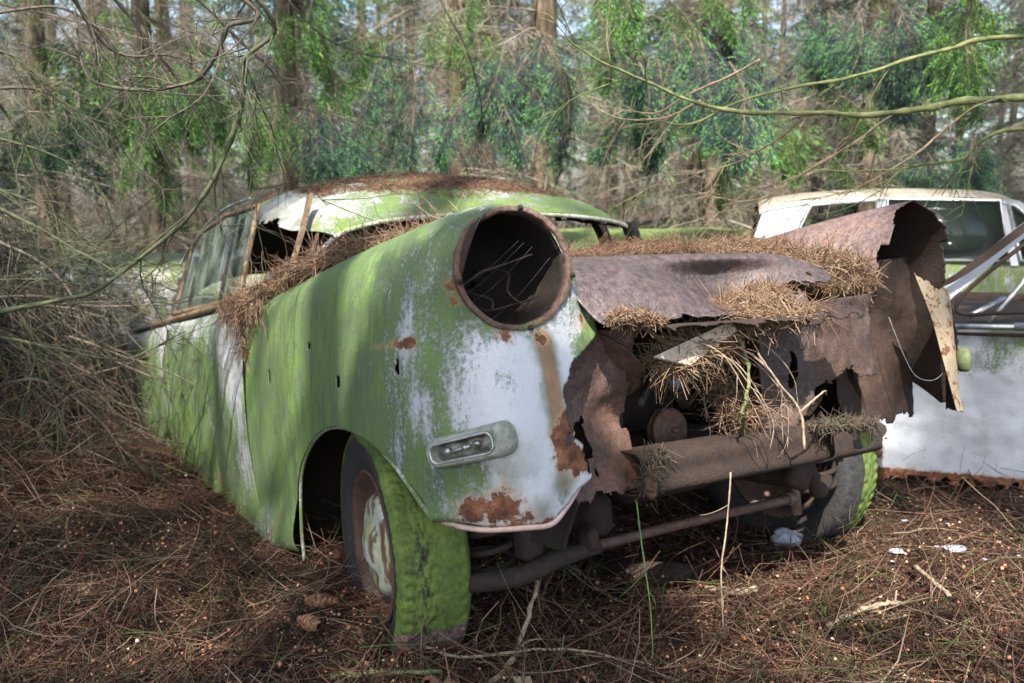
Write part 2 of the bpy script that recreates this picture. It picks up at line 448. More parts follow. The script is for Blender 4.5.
def blobs(V, L, kx=1.0):
    """L: (x,y,z,radius,weight[,stretch z])"""
    w = np.zeros(len(V))
    for b in L:
        d = V - np.array(b[:3])
        if len(b) > 5: d = d / np.array([1, 1, b[5]])
        w = np.maximum(w, b[4] * np.exp(-(d ** 2).sum(1) / b[3] ** 2)) if b[4] > 0 else w + b[4] * np.exp(-(d ** 2).sum(1) / b[3] ** 2)
    return w
def nb(V, L): return blobs(V, [(b[0] * .35,) + tuple(b[1:]) for b in L])
def near_wear(V):
    x, y, z = V.T; V = V * np.array([.35, 1, 1])
    e = -x - .045 - .075 * ss(z, .58, .76)                                       # the side is green, the nose is white
    moss = 1.04 - .26 * ss(e, -.15, .15) - .74 * ss(e, .25, .41) + .10 * np.exp(-((x - .5) / .3) ** 2)
    moss -= .18 * ss(z, .86, .90) * ss(-x, -.5, .2)
    moss = np.maximum(moss, nb(V, [(-.33, .79, .40, .07, .85), (-.38, .76, .41, .05, .75), (-.30, .80, .46, .08, .8), (-.33, .79, .38, .05, .8), (-.42, .69, .56, .04, .42), (-.42, .62, .55, .05, .3), (-.41, .49, .60, .045, 1.5), (-.41, .475, .63, .038, 1.3), (-.43, .60, .345, .025, .6), (-.25, .81, .40, .05, .7), (-.33, .75, .82, .03, .45)]))
    moss -= nb(V, [(.72, .81, .12, .14, .45), (.86, .79, .45, .04, .45, 6), (-.26, .80, .64, .03, .3, 3), (-.27, .80, .52, .02, .3, 4)])
    rust = nb(V, [(-.43, .592, .455, .030, 1.0), (-.43, .590, .42, .034, 1.15), (-.43, .560, .40, .03, .95), (-.43, .58, .48, .025, .8), (-.41, .72, .342, .035, .95), (-.40, .76, .338, .03, .85), (-.43, .68, .325, .02, .8),
        (-.41, .605, .630, .018, .62), (-.37, .75, .34, .025, .6),
        (-.39, .50, .66, .022, .62), (-.40, .67, .640, .02, .62), (-.37, .745, .74, .02, .7), (-.37, .745, .71, .015, .7)] + [(-.24 + .035 * k, .79, .640 - .0016 * k, .011, 1.15 - .12 * (k % 3)) for k in range(14)])
    ed = np.exp(-((z - .305) / .012) ** 2) * (x < -.3); rust = np.maximum(rust, ed * .62)
    grime = np.minimum(.35 * ss(x, -.35, .2) + nb(V, [(-.40, .74, .40, .08, .5)]), .45)
    grime = np.maximum(grime, nb(V, [(-.42, .600, z_, .025, 1.2, 1.6) for z_ in (.62, .59, .56, .53, .50, .47)] + [(-.42, .60, .37, .03, .8), (-.42, .66, .335, .03, .75)]))
    return np.stack([np.clip(moss, 0, 1.2), np.clip(rust, 0, 1.3), np.clip(grime, 0, 1)], 1)

FC0 = FC
ALL = [list(c) for c in FC]
for k, c in enumerate(NC[1:]):
    q = .03 * (k + 1); e = c[3]
    ALL.append(list(c) + [(e[0] + .03, e[1] - .0, e[2] - .012), (e[0] + .08, e[1], e[2] - .03), (e[0] + .15, e[1], e[2] - .05), (e[0] + .25, e[1], e[2] - .07), (e[0] + .35, e[1], e[2] - .08)])
FC = nose_shift(FC)
G = dents(cr(cr(nose_shift(ALL), 230, 0), 240, 1), .006, 2.2, 3); V = G.reshape(-1, 3)
U = np.linspace(0, len(ALL) - 1, 230)[:, None] + np.zeros((1, 240)); W = np.zeros((230, 1)) + np.linspace(0, 8, 240)[None]
jg = fbm(V, 30, 8, 4)
zz = np.array([.29, .32, .345, .365, .39, .43, .48, .53, .58, .63, .70, .80]); yy = np.array([.65, .605, .565, .530, .538, .548, .575, .578, .545, .452, .465, .45])
kp = (V[:, 1] > np.interp(V[:, 2], zz, yy) + jg * .008 * (V[:, 2] < .56)) & ~((np.hypot(V[:, 1] - .578, (V[:, 2] - .445) * .8) < .006 + jg * .006))
kp = kp.reshape(U.shape) | (U < 9); kp &= ~((U > 9.02) & (W > 3.02))
for hx, hz, ha, hb in ((-.20, .595, .006, .011), (.10, .56, .004, .008), (.62, .56, .005, .016), (.30, .64, .003, .005), (.0, .50, .003, .006)): kp &= ~((((V[:, 0] - hx) / ha) ** 2 + ((V[:, 2] - hz) / hb) ** 2 < 1) & (V[:, 1] > .7)).reshape(U.shape)
me = grid_mesh('front_fender', G, kp, flip=True, wear=near_wear(V), mats=[M['paint'], M['rust_dark']], snap=arch_snap)
fender = link('front_fender', me, car); thicken(fender, .003, 0, 1); nose = fender
fender['label'] = 'near front fender green with moss over white paint'

# rolled edge round the wheel arch and along the bottom lip
def side_y(x, z):
    return np.interp(z, [.1, .3, .45, .6, .75], [.797, .808, .812, .806, .785]) - .18 * np.clip(-x - .22, 0, 1) ** 1.3
g = Geo(); a = np.array(ARCH_F[1:-2]); a = a[(a[:, 0] > -.30) | (a[:, 1] > .3)]
g.tube(np.stack([a[:, 0], side_y(a[:, 0], a[:, 1]) - .005, a[:, 1]], 1), .0045, 8)
lipm = mat_paint('arch_lip_paint', (.42, .44, .40), .62, .12)
g.obj('arch_lip', lipm, fender)
g = Geo()
lp = nose_shift(cr(np.array([(-.305, .795, .325), (-.36, .772, .310), (-.42, .725, .302), (-.475, .66, .303), (-.478, .61, .300), (-.472, .575, .318), (-.46, .535, .348), (-.45, .508, .375)]), 40))
g.tube(lp, .0058, 8); g.obj('nose_lip', mat_paint('pinkish_lip_paint', (.50, .36, .32), .0, .28), nose)

# headlight bucket and its scaly retaining ring
ax = Vector((1, -RY, -RP)).normalized()
def ring_lathe(prof, n=96, wob=0.0, seed=0, mats=(), name='x', parent=None):
    prof = np.array(prof); a = np.linspace(0, 2 * math.pi, n, endpoint=False)
    w = fbm(np.stack([np.cos(a) * 3, np.sin(a) * 3, a * 0], 1), 1.3, seed, 4) * wob
    uy = Vector((RY, 1, 0)).normalized(); uz = ax.cross(uy).normalized(); uz = -uz if uz.z < 0 else uz
    V = np.zeros((len(prof), n, 3))
    for i, (d, r) in enumerate(prof):
        V[i] = RC + d * np.array(ax) + (r + w)[:, None] * (np.cos(a)[:, None] * np.array(uy) + np.sin(a)[:, None] * np.array(uz))
    V = V.reshape(-1, 3); V += (fbm(V, 60, seed + 3, 4) * wob * .8)[:, None]
    F = [(k * n + i, k * n + (i + 1) % n, (k + 1) * n + (i + 1) % n, (k + 1) * n + i) for k in range(len(prof) - 1) for i in range(n)]
    return link(name, mesh_from(name, V, F, mats=mats), parent)
ring = ring_lathe([(.010, .1135), (-.002, .1150), (-.005, .1150), (-.0070, .1140), (-.0065, .1095), (-.0075, .1065), (-.006, .1045), (.002, .1030), (.010, .1025), (.014, .1035), (.012, .106)], 220, .0018, 2, [M['rust_ring']], 'headlight_ring', car)
ring['label'] = 'scaly rusted retaining ring of the missing headlight'
b = ring_lathe([(.008, .1035), (.03, .106), (.07, .107), (.13, .104), (.19, .09), (.23, .06), (.24, .01)], 72, .003, 4, [mat_rust('bucket_rust', .13, .2, .85)], 'headlight_bucket', car)
thicken(b, .002)
# cobweb strands and the loose bracket inside the socket
g = Geo()
for k in range(4):
    t = (k * 7 % 11) / 8 + .3 * math.sin(k * 5)
    p0 = np.array([-.355, .720 - .01 * t, .735 - .05 * t]); p1 = np.array([-.35, .60 - .05 * t, .815 - .02 * t])
    g.tube(np.stack([p0 + (p1 - p0) * s + np.array([.03 * math.sin(s * math.pi), 0, -.012 * math.sin(s * math.pi) * (1 + t)]) for s in np.linspace(0, 1, 8)]), .00032, 3)
g.obj('cobweb', mat_plain('grey_cobweb', (.05, .05, .055), (.11, .11, .12), 60, .9), b)
g = Geo(); g.tube([(-.35, .73, .735), (-.34, .68, .760), (-.34, .62, .775), (-.33, .56, .79)], [.002, .003, .002, .002], 6)
g.obj('lamp_bracket', M['rust_dark'], b)

g = Geo()
for a in (100, 190, 262, 350):
    p = np.array(ringpt(a, .111, -.010)); g.box(p, (.006, .010, .010), rot=Matrix.Rotation(R(-a), 3, 'X'), bev=.002); g.tube([p + [-.001, 0, 0], p + [-.005, 0, 0]], .003, 6)
for pts in ([(-.36, .60, .69), (-.33, .62, .72), (-.30, .60, .76), (-.24, .64, .77)], [(-.37, .68, .69), (-.33, .66, .71), (-.28, .70, .73)], [(-.36, .57, .71), (-.34, .60, .70), (-.30, .66, .69), (-.22, .64, .73)]):
    g.tube(cr(np.array(pts), 12), .0022, 5)
o = g.obj('clips_and_wires', M['rust_dark'], ring); o['kind'] = 'stuff'

# indicator lamp on the nose
ic = np.array([-.398, .762, .455]); iu = Vector((.80, .60, -.19)).normalized(); iw = Vector((.04, .0, 1)); iw = (iw - iu * iw.dot(iu)).normalized(); inn = iu.cross(iw).normalized()
if inn.x > 0: inn = -inn
iu, iw, inn = map(np.array, (iu, iw, inn))
def rrect(w, h, rc, n=8, taper=0.0):
    P = []
    for cx, cy, a0 in ((w / 2 - rc, h / 2 - rc, 0), (-w / 2 + rc, h / 2 - rc, 90), (-w / 2 + rc, -h / 2 + rc, 180), (w / 2 - rc, -h / 2 + rc, 270)):
        for k in range(n + 1):
            a = R(a0 + 90 * k / n); P.append((cx + rc * math.cos(a), cy + rc * math.sin(a)))
    P = np.array(P); P[:, 1] *= 1 - taper * (P[:, 0] / w); return P
def loft_rr(levels, close=True):
    g = Geo(); rows = []
    for (w, h, rc, d, ox, tp) in levels:
        p = rrect(w, h, rc, 8, tp); rows.append(ic + (p[:, 0:1] + ox) * iu + p[:, 1:2] * iw + d * inn)
    n = len(rows[0]); V = np.concatenate(rows)
    F = [(k * n + i, k * n + (i + 1) % n, (k + 1) * n + (i + 1) % n, (k + 1) * n + i) for k in range(len(rows) - 1) for i in range(n)]
    if close: F.append([(len(rows) - 1) * n + i for i in range(n)])
    g.add(V, F); return g
ind = loft_rr([(.168, .058, .024, -.02, 0, .15), (.168, .058, .024, .004, 0, .15), (.160, .052, .022, .013, 0, .15), (.140, .044, .018, .017, .006, .12), (.124, .036, .014, .016, .010, .10), (.120, .033, .013, .006, .010, .1), (.118, .032, .013, -.002, .010, .1)])
im = mat_paint('mossy_lamp_housing', (.26, .27, .24), .42, 0, .8)
ind_o = ind.obj('indicator_lamp', im, car); ind_o['label'] = 'cracked mossy indicator lamp in its raised housing'
rim = Geo(); p = rrect(.122, .0345, .013, 8, .1); rp = ic + (p[:, 0:1] + .010) * iu + p[:, 1:2] * iw + .0165 * inn
rim.tube(np.concatenate([rp, rp[:2]]), .0022, 6, caps=False); rim.obj('lamp_rim', M['chrome'], ind_o)
core = loft_rr([(.112, .028, .011, -.001, .010, .1), (.108, .026, .011, .002, .010, .1)]); core.obj('reflector', M['lens_dirty'], ind_o)
g = Geo()
def ip(a, b, d): return tuple(ic + a * iu + b * iw + d * inn)
g.tube([ip(.042, 0, .002), ip(.042, 0, .010)], .007, 12); g.tube([ip(.035, -.002, .009), ip(-.005, .001, .009)], .003, 8)
g.tube([ip(.006, .0, .002), ip(.006, 0, .012)], .005, 10); g.box(ip(-.018, .003, .006), (.016, .012, .008), bev=.002)
g.obj('bulb_holder', M['chrome'], ind_o)

# ----- door, rear quarter
SP = np.array([(.795, .02), (.803, .15), (.815, .33), (.817, .50), (.812, .62), (.800, .70), (.780, .752), (.750, .772)])
def side_patch(x0, x1, n, tail=False, sgn=1):
    xs = np.linspace(x0, x1, n); rows = []
    for x in xs:
        p = SP.copy(); p[:, 1] -= 0.018 * max(0, x - 1.4) * (p[:, 1] / .77)
        if tail:
            k = max(0, (x - 2.6)); p[:, 0] -= .035 * k + .10 * max(0, x - 3.3) ** 1.6 * 1.8
            b = max(0, x - 3.2); p[:4, 1] += .35 * b ** 1.5
        rows.append(np.stack([np.full(len(p), x), p[:, 0] * sgn, p[:, 1]], 1))
    return cr(np.array(rows), 90, 1)
def side_wear(V):
    x, y, z = V.T
    moss = .82 - .35 * ss(z, .60, .76) - .25 * ss(x, 2.6, 3.6)
    moss -= blobs(V, [(1.0, .80, .62, .16, .75), (.95, .80, .40, .07, .35, 3), (3.62, .7, .62, .14, .6), (2.2, .8, .62, .10, .3, 2)])
    rust = blobs(V, [(3.55, .70, .60, .03, .8), (3.6, .68, .56, .03, .8), (3.58, .66, .50, .03, .7), (1.35, .8, .20, .03, .6)])
    return np.stack([np.clip(moss, 0, 1), np.clip(rust, 0, 1), .4 + 0 * x], 1)
for sgn, lab in ((1, 'mossy near door with streaked green paint'), (-1, None)):
    for nm, x0, x1, n, tl in (('door', .885, 2.06, 110, False), ('rear_quarter', 2.075, 3.72, 120, True)):
        G = side_patch(x0, x1, n, tl, sgn); G = dents(G, .008, 2.6, 9)
        me = grid_mesh(nm, G, flip=sgn > 0, wear=side_wear(np.abs(G.reshape(-1, 3))), mats=[M['paint'], M['rust_dark']])
        o = link(nm, me, car); thicken(o, .003, 0, 1)
        if lab and nm == 'door': o['label'] = lab
        if sgn > 0 and nm == 'door': door = o
        if sgn > 0 and nm == 'rear_quarter': quarter = o
# tail panel and boot lid
def surf(name, ctrl, nu, nv, mats, parent=None, flip=False, wearf=None, dent=.004, seed=1, keepf=None, th=.003, axis=2):
    G = cr(cr(np.array(ctrl, float), nu, 0), nv, 1); V = G.reshape(-1, 3)
    if dent: G = G.copy(); G[..., axis] += (fbm(V, 4, seed, 4) * dent).reshape(G.shape[:2]); V = G.reshape(-1, 3)
    kp = None if keepf is None else keepf(V).reshape(G.shape[:2])
    me = grid_mesh(name, G, kp, flip, None if wearf is None else wearf(V), mats)
    o = link(name, me, parent)
    if th: thicken(o, th, min(1, len(mats) - 1), min(1, len(mats) - 1))
    return o
top_wear = lambda V: np.stack([.7 + 0 * V[:, 0], .2 + .3 * (fbm(V, 2, 4, 2) > .25), .6 + 0 * V[:, 0]], 1)
surf('boot_lid', [[(x, y, z - .06 * abs(y) ** 2) for y in (-.74, -.4, 0, .4, .74)] for x, z in ((2.6, .75), (2.9, .755), (3.3, .74), (3.6, .70), (3.74, .6))], 50, 60, [M['roof_paint'], M['rust_dark']], car, False, top_wear)
surf('tail_panel', [[(3.70 - .22 * (abs(y) / .7) ** 3, y, z) for y in (-.70, -.4, 0, .4, .70)] for z in (.68, .5, .3, .1)], 30, 50, [M['paint'], M['rust_dark']], car, True, side_wear)

# belt trim
g = Geo(); P = [(x, np.interp(x, [.9, 2.6, 3.3, 3.7], [.775, .77, .74, .66]) , .778 - .018 * max(0, x - 1.4)) for x in np.linspace(1.03, 3.66, 60)]
g.tube(P, [.013] * 60, 6); g.obj('belt_trim', M['trim'], quarter)

# side window of the door: frame, divider, two panes
def wpt(x, t):      # t 0 = belt, 1 = top
    top = np.interp(x, [1.06, 1.5, 1.9, 2.14], [1.092, 1.118, 1.105, 1.055])
    return (x + .04 * t, .760 - .10 * t, .790 + (top - .790) * t)
wf = Geo(); outline = [wpt(1.08, t) for t in np.linspace(0, 1, 8)] + [wpt(x, 1) for x in np.linspace(1.13, 2.10, 22)[1:-1]] + [wpt(2.11, t) for t in np.linspace(1, 0, 8)]
wf.tube(outline, .0095, 6); wf.tube([wpt(x, 0) for x in np.linspace(1.03, 2.13, 20)], .012, 6)
win = wf.obj('window_frame', M['trim'], door); win['label'] = 'tarnished brown window frame'
g = Geo(); g.tube([wpt(1.33, t) for t in np.linspace(0, 1, 8)], .007, 6); g.obj('window_divider', M['dark'], win)
N = NT('dusty_window_glass'); tr = N.n('ShaderNodeBsdfTransparent'); tr.inputs[0].default_value = (.80, .86, .82, 1)
gl = N.n('ShaderNodeBsdfGlossy'); gl.inputs['Roughness'].default_value = .06; gl.inputs[0].default_value = (.8, .8, .8, 1)
df = N.n('ShaderNodeBsdfDiffuse'); df.inputs[0].default_value = (.34, .40, .34, 1)
m1 = N.n('ShaderNodeMixShader'); m2 = N.n('ShaderNodeMixShader')
N.l(smooth_step(N, N.noise(1, 5, .6, N.coords((14, 14, 2))), .28, 1.05), m1.inputs[0]); N.l(tr.outputs[0], m1.inputs[1]); N.l(df.outputs[0], m1.inputs[2])
m2.inputs[0].default_value = .14; N.l(m1.outputs[0], m2.inputs[1]); N.l(gl.outputs[0], m2.inputs[2]); N.l(m2.outputs[0], N.out.inputs[0])
M['glass'] = N.m
def pane(xa, xb):
    n = 10; V = [wpt(x, 0) for x in np.linspace(xa, xb, n)] + [wpt(x, 1) for x in np.linspace(xa, xb, n)]
    V = [tuple(np.array(v) - np.array([0, .003, 0])) for v in V]
    F = [(i, i + 1, n + i + 1, n + i) for i in range(n - 1)]
    o = link('window_pane', mesh_from('window_pane', V, F, mats=[M['glass']]), win); thicken(o, .004); return o
pane(1.35, 2.09); pane(1.10, 1.315)

# ----- roof
rx = [.74, .80, .95, 1.25, 1.7, 2.1, 2.4, 2.6]; rz = [1.015, 1.055, 1.138, 1.215, 1.250, 1.210, 1.11, 1.0]
ry = [-.635, -.60, -.48, -.25, 0, .25, .45, .57, .615]; dz = [-.165, -.12, -.055, -.014, 0, -.014, -.050, -.115, -.165]
ctrl = []
for x, z in zip(rx, rz):
    row = []
    for y, d in zip(ry, dz):
        k = 1.0 if x > 1 else (.35 + .65 * (x - .74) / .26)
        yy_ = y * (1.0 if x > 1.0 else (.86 + .14 * (x - .74) / .26 if y > 0 else 1.0))
        row.append((x + .20 * max(0, abs(y) - .3) * (x < .9), yy_, z + d * k))
    ctrl.append(row)
def roof_wear(V):
    x, y, z = V.T
    moss = .80 - .6 * blobs(V, [(1.1, .57, 1.1, .25, 1), (1.3, .5, 1.14, .2, .9), (.9, -.1, 1.1, .12, .5)]) 
    rust = blobs(V, [(.90, .57, 1.03, .04, .42), (1.5, .60, 1.1, .05, .45), (.83, -.05, 1.05, .04, .35)])
    return np.stack([np.clip(moss, 0, 1), rust, .5 + 0 * x], 1)
jk = lambda V: ~((V[:, 1] > .585) & (V[:, 0] < 1.9) & (fbm(V, 14, 3, 3) > .30) & (V[:, 0] > .95)) & ~((V[:, 1] < -.60) & (fbm(V, 11, 4, 3) > .2))
roof = surf('roof', ctrl, 130, 150, [M['roof_paint'], M['rust_dark']], car, False, roof_wear, .010, 5, jk, .004)
roof['label'] = 'domed roof green with moss and littered with needles'
g = Geo(); fe = cr(np.array([c for c in ctrl[0]]), 60); fe[:, 2] -= .004; g.tube(fe, .0075, 6); g.obj('roof_front_rail', mat_paint('rail_paint', (.4, .42, .38), .5, .2), roof)
g = Geo(); P = np.array([(1.30, .635, 1.145), (1.6, .64, 1.155), (1.9, .645, 1.135), (2.10, .655, 1.095), (2.22, .675, 1.04), (2.24, .70, 1.0)]); g.tube(cr(P, 30), .006, 6); g.obj('drip_rail', M['chrome'], roof)

# pillars: bent and broken ones as in the picture
def strip(name, P, w, t, mat, parent, wv=(1, 0, 0)):
    P = np.array(P, float); g = Geo(); w = np.full(len(P), w) if np.isscalar(w) else np.array(w)
    wv = np.array(wv, float); T = np.gradient(P, axis=0); rows = []
    for p, tt, ww in zip(P, T, w):
        tt = tt / np.linalg.norm(tt); s = np.cross(tt, np.cross(wv, tt)); s /= np.linalg.norm(s); n = np.cross(tt, s)
        rows.append([p + s * ww / 2 + n * t / 2, p - s * ww / 2 + n * t / 2, p - s * ww / 2 - n * t / 2, p + s * ww / 2 - n * t / 2])
    V = np.array(rows).reshape(-1, 3); K = len(P)
    F = [(k * 4 + i, k * 4 + (i + 1) % 4, (k + 1) * 4 + (i + 1) % 4, (k + 1) * 4 + i) for k in range(K - 1) for i in range(4)] + [(0, 3, 2, 1), tuple((K - 1) * 4 + i for i in range(4))]
    g.add(V, F); return g.obj(name, mat, parent, smooth=False)
sa = strip('pillar', cr(np.array([(.93, .55, 1.10), (.88, .60, .99), (.84, .655, .88), (.83, .70, .79)]), 16), [.030] * 8 + [.024] * 8, .010, M['trim'], car)
sa['label'] = 'broken front pillar leaning out of the windscreen opening'
strip('pillar', cr(np.array([(.91, .53, 1.03), (.87, .57, .94), (.84, .62, .86), (.80, .64, .80)]), 12), .018, .006, M['rust'], car)
g = Geo(); g.tube(cr(np.array([(.86, .46, 1.0), (.82, .55, .93), (.80, .60, .885), (.80, .62, .84)]), 12), [.009] * 12, 7); g.obj('bent_gutter', M['chrome'], car)
strip('pillar', cr(np.array([(.80, -.60, .985), (.80, -.63, .90), (.78, -.66, .79)]), 10), .05, .03, M['dark'], car)
strip('pillar', cr(np.array([(2.35, .60, 1.06), (2.5, .64, .9), (2.58, .68, .77)]), 10), .05, .02, M['paint'], car)
strip('pillar', cr(np.array([(2.35, -.60, 1.06), (2.5, -.64, .9), (2.58, -.68, .77)]), 10), .08, .03, M['rust_dark'], car)
strip('pillar', cr(np.array([(1.95, -.63, 1.1), (1.97, -.68, .95), (1.98, -.72, .78)]), 10), .07, .03, M['rust_dark'], car)
strip('pillar', cr(np.array([(1.05, -.62, 1.07), (1.05, -.68, .95), (1.05, -.72, .78)]), 10), .045, .03, M['rust_dark'], car)

# cabin: floor, bulkhead, benches
g = Geo(); g.box((2.2, 0, .10), (3.0, 1.5, .02)); g.obj('floor_pan', M['rust_dark'], car)
g = Geo(); g.box((.80, 0, .44), (.02, 1.42, .62)); g.obj('bulkhead', M['rust_dark'], car)
for x in (1.45, 2.25):
    s = Geo(); s.box((x, 0, .32), (.48, 1.2, .18), bev=.05); so = s.obj('seat', M['cloth'], car)
    s = Geo(); s.box((x + .24, 0, .58), (.14, 1.2, .46), rot=Matrix.Rotation(R(12), 3, 'Y'), bev=.05); s.obj('backrest', M['cloth'], so)
g = Geo(); g.box((.93, 0, .76), (.16, 1.3, .10), bev=.03); g.obj('dashboard', M['dark'], car)
g = Geo(); a = np.linspace(0, 2 * math.pi, 25); g.tube(np.stack([1.12 + .06 * np.sin(a), -.36 + .19 * np.cos(a), .80 + .17 * np.sin(a)], 1), .009, 6, caps=False); g.obj('steering_wheel', M['dark'], car)
# ----- bonnet: crumpled sheet with a crest, a crease and a hollow
HC = [
 [(.66, .52, .79), (.20, .50, .80), (-.20, .515, .79), (-.29, .515, .776), (-.345, .515, .748), (-.39, .505, .70), (-.42, .48, .655), (-.445, .46, .645)],
 [(.66, .40, .80), (.20, .38, .805), (-.22, .37, .79), (-.305, .37, .774), (-.365, .345, .745), (-.415, .32, .70), (-.44, .30, .655), (-.465, .29, .64)],
 [(.66, .28, .80), (.20, .27, .805), (-.22, .27, .79), (-.30, .275, .774), (-.335, .245, .742), (-.39, .205, .70), (-.435, .19, .655), (-.465, .18, .637)],
 [(.66, .12, .80), (.20, .12, .80), (-.22, .15, .79), (-.30, .17, .774), (-.295, .165, .735), (-.325, .135, .685), (-.42, .10, .645), (-.46, .09, .633)],
 [(.66, 0, .80), (.20, 0, .79), (-.22, .03, .785), (-.30, .03, .772), (-.275, .03, .735), (-.295, .01, .685), (-.40, .01, .64), (-.455, .01, .628)],
 [(.66, -.12, .79), (.20, -.12, .77), (-.22, -.10, .78), (-.305, -.11, .768), (-.315, -.11, .735), (-.345, -.10, .69), (-.40, -.08, .64), (-.45, -.07, .622)],
 [(.66, -.22, .78), (.20, -.22, .76), (-.22, -.19, .77), (-.31, -.20, .758), (-.335, -.20, .735), (-.37, -.19, .70), (-.415, -.17, .65), (-.45, -.155, .62)],
 [(.66, -.32, .76), (.20, -.30, .74), (-.20, -.26, .76), (-.30, -.275, .742), (-.345, -.275, .715), (-.37, -.26, .69), (-.40, -.24, .65), (-.44, -.22, .618)]]
def hood_keep(V):
    n = fbm(V, 17, 2, 4); y = V[:, 1]; z = V[:, 2]; x = V[:, 0]
    k = ~((y < -.115 + n * .03) & (z < .700 + n * .035 - .10 * np.clip(y + .2, -.3, .3)) & (z > .632) & (x < -.25))
    k &= ~((y < -.20) & (z <= .66))
    k &= ~((x < -.449 + .012 * n))
    k &= ~((y < -.262 + n * .02) & (z < .76))
    k &= ~(np.hypot(y + .19, (z - .722) * 1.2) < .008 + n * .006)
    return k
hood = surf('bonnet', HC, 170, 200, [M['rust_hood'], M['rust_dark']], car, True, None, .006, 7, hood_keep, .003)
hood['label'] = 'crumpled purple brown rusted bonnet with a torn front edge'
# ragged flange under the torn edge
surf('bonnet_flange', [[(-.42, y, .628 + .004 * math.sin(y * 30)), (-.46, y, .632), (-.485 + .01 * math.sin(y * 47), y, .622), (-.488, y, .610)] for y in (.36, .25, .12, 0, -.10, -.19)], 90, 24, [M['rust_moss'], M['rust_dark']], hood, False, None, .006, 3,
     lambda V: V[:, 0] > -.486 + .018 * fbm(V, 26, 6, 4) + .0 * V[:, 1])

# ----- far front fender: same pressing, front torn away
G = np.array(FC0)[:, 3:, :].copy()
G[0] = [(-.36, .50, .655), (-.22, .49, .665), (0, .46, .69), (.3, .47, .72), (.6, .52, .77), (.865, .56, .75)]
G[1] = [(-.36, .548, .775), (-.22, .53, .79), (0, .50, .81), (.3, .53, .80), (.6, .58, .80), (.865, .63, .78)]
G[:, :, 1] *= -1
G[:, 0, 0] = [-.36, -.36, -.36, -.37, -.37, -.37, -.38, -.39, -.40, -.40]; G[2:4, 0, 2] += .006; G[:3, 0, 1] += .0
G = cr(cr(G, 140, 0), 200, 1); V = G.reshape(-1, 3); V0 = V * np.array([1, -1, 1]); n = fbm(V, 16, 12, 4); n2 = fbm(V, 50, 2, 3)
yy = -V[:, 1]
front = np.interp(yy, [.46, .52, .55, .62, .68, .74, .80], [-.25, -.30, -.315, -.320, -.325, -.335, -.335])
front = np.where((yy > .74) & (V[:, 2] < .82), np.interp(V[:, 2], [.30, .45, .60, .66, .72, .80], [-.325, -.32, -.325, -.315, -.325, -.33]), front)
kp = V[:, 0] > front + n * .022 + n2 * .005
kp &= ~((V[:, 2] < .34 + n * .02) & (V[:, 0] < -.2))
def far_wear(V):
    x, y, z = V.T
    m = .35 * ss(x, -.3, .3); r = .55 + .45 * ss(z, .60, .80) - .35 * ss(.62 - z, 0, .1) + .2 * ss(-x, .30, .40) * (z > .6)
    r = np.where(z < .62, .18 + .3 * ss(.42 - z, 0, .1), r)
    return np.stack([m, r, .8 + 0 * x], 1)
me = grid_mesh('front_fender', G, kp.reshape(G.shape[:2]), flip=False, wear=far_wear(V), mats=[mat_rust('fender_skin_rust', 1.25, .45, .6), M['rust_dark']], snap=arch_snap)
ff = link('front_fender', me, car); thicken(ff, .003, 1, 1); ff['label'] = 'far front fender torn open at its front'
# the strip of beige nose skin still hanging on it, wrapped round the corner
ctrl = [[(-.350, -.792, .665), (-.385, -.765, .672), (-.400, -.725, .676), (-.40, -.68, .680), (-.395, -.64, .700), (-.39, -.61, .715)],
        [(-.350, -.80, .60), (-.385, -.775, .60), (-.410, -.73, .60), (-.415, -.70, .60), (-.41, -.66, .60), (-.41, -.64, .60)],
        [(-.345, -.805, .50), (-.385, -.775, .50), (-.415, -.735, .50), (-.425, -.705, .50), (-.425, -.68, .50), (-.42, -.66, .50)],
        [(-.340, -.805, .40), (-.385, -.775, .40), (-.415, -.74, .40), (-.425, -.72, .40), (-.43, -.70, .40), (-.43, -.68, .40)],
        [(-.335, -.805, .325), (-.385, -.775, .33), (-.415, -.745, .33), (-.43, -.73, .335), (-.43, -.71, .34), (-.43, -.70, .34)]]
ctrl = [[(x + .040, y * .97 + .01, z) for x, y, z in r] for r in ctrl]
def strip_keep(V):
    n = fbm(V, 18, 21, 4)
    return (V[:, 1] < np.interp(V[:, 2], [.32, .40, .47, .56, .64, .70], [-.625, -.600, -.625, -.610, -.575, -.55]) + n * .018) & (V[:, 2] > .335 + n * .012) & (V[:, 2] < .662 + 1.0 * np.clip(V[:, 1] + .70, 0, .2) * .35 + n * .015)
surf('nose_remnant', ctrl, 90, 70, [M['paint_right'], M['rust_dark']], ff, True, lambda V: np.stack([.30 * ss(V[:, 2], .3, .5), .28 + 0 * V[:, 0], .5 + 0 * V[:, 0]], 1), .004, 4, strip_keep)
g = Geo(); g.tube(cr(np.array([(-.30, -.54, .60), (-.33, -.55, .50), (-.35, -.565, .445), (-.37, -.60, .43), (-.37, -.65, .445), (-.36, -.68, .475)]), 30), .0013, 5); g.obj('wire', mat_plain('grey_wire', (.06, .065, .07), (.14, .15, .16), 30, .5), ff)
g = Geo(); g.box((-.335, -.798, .465), (.04, .020, .065), bev=.010); g.obj('side_lamp', mat_plain('mossy_lamp', (.06, .08, .03), (.16, .19, .09), 30, .7), ff)

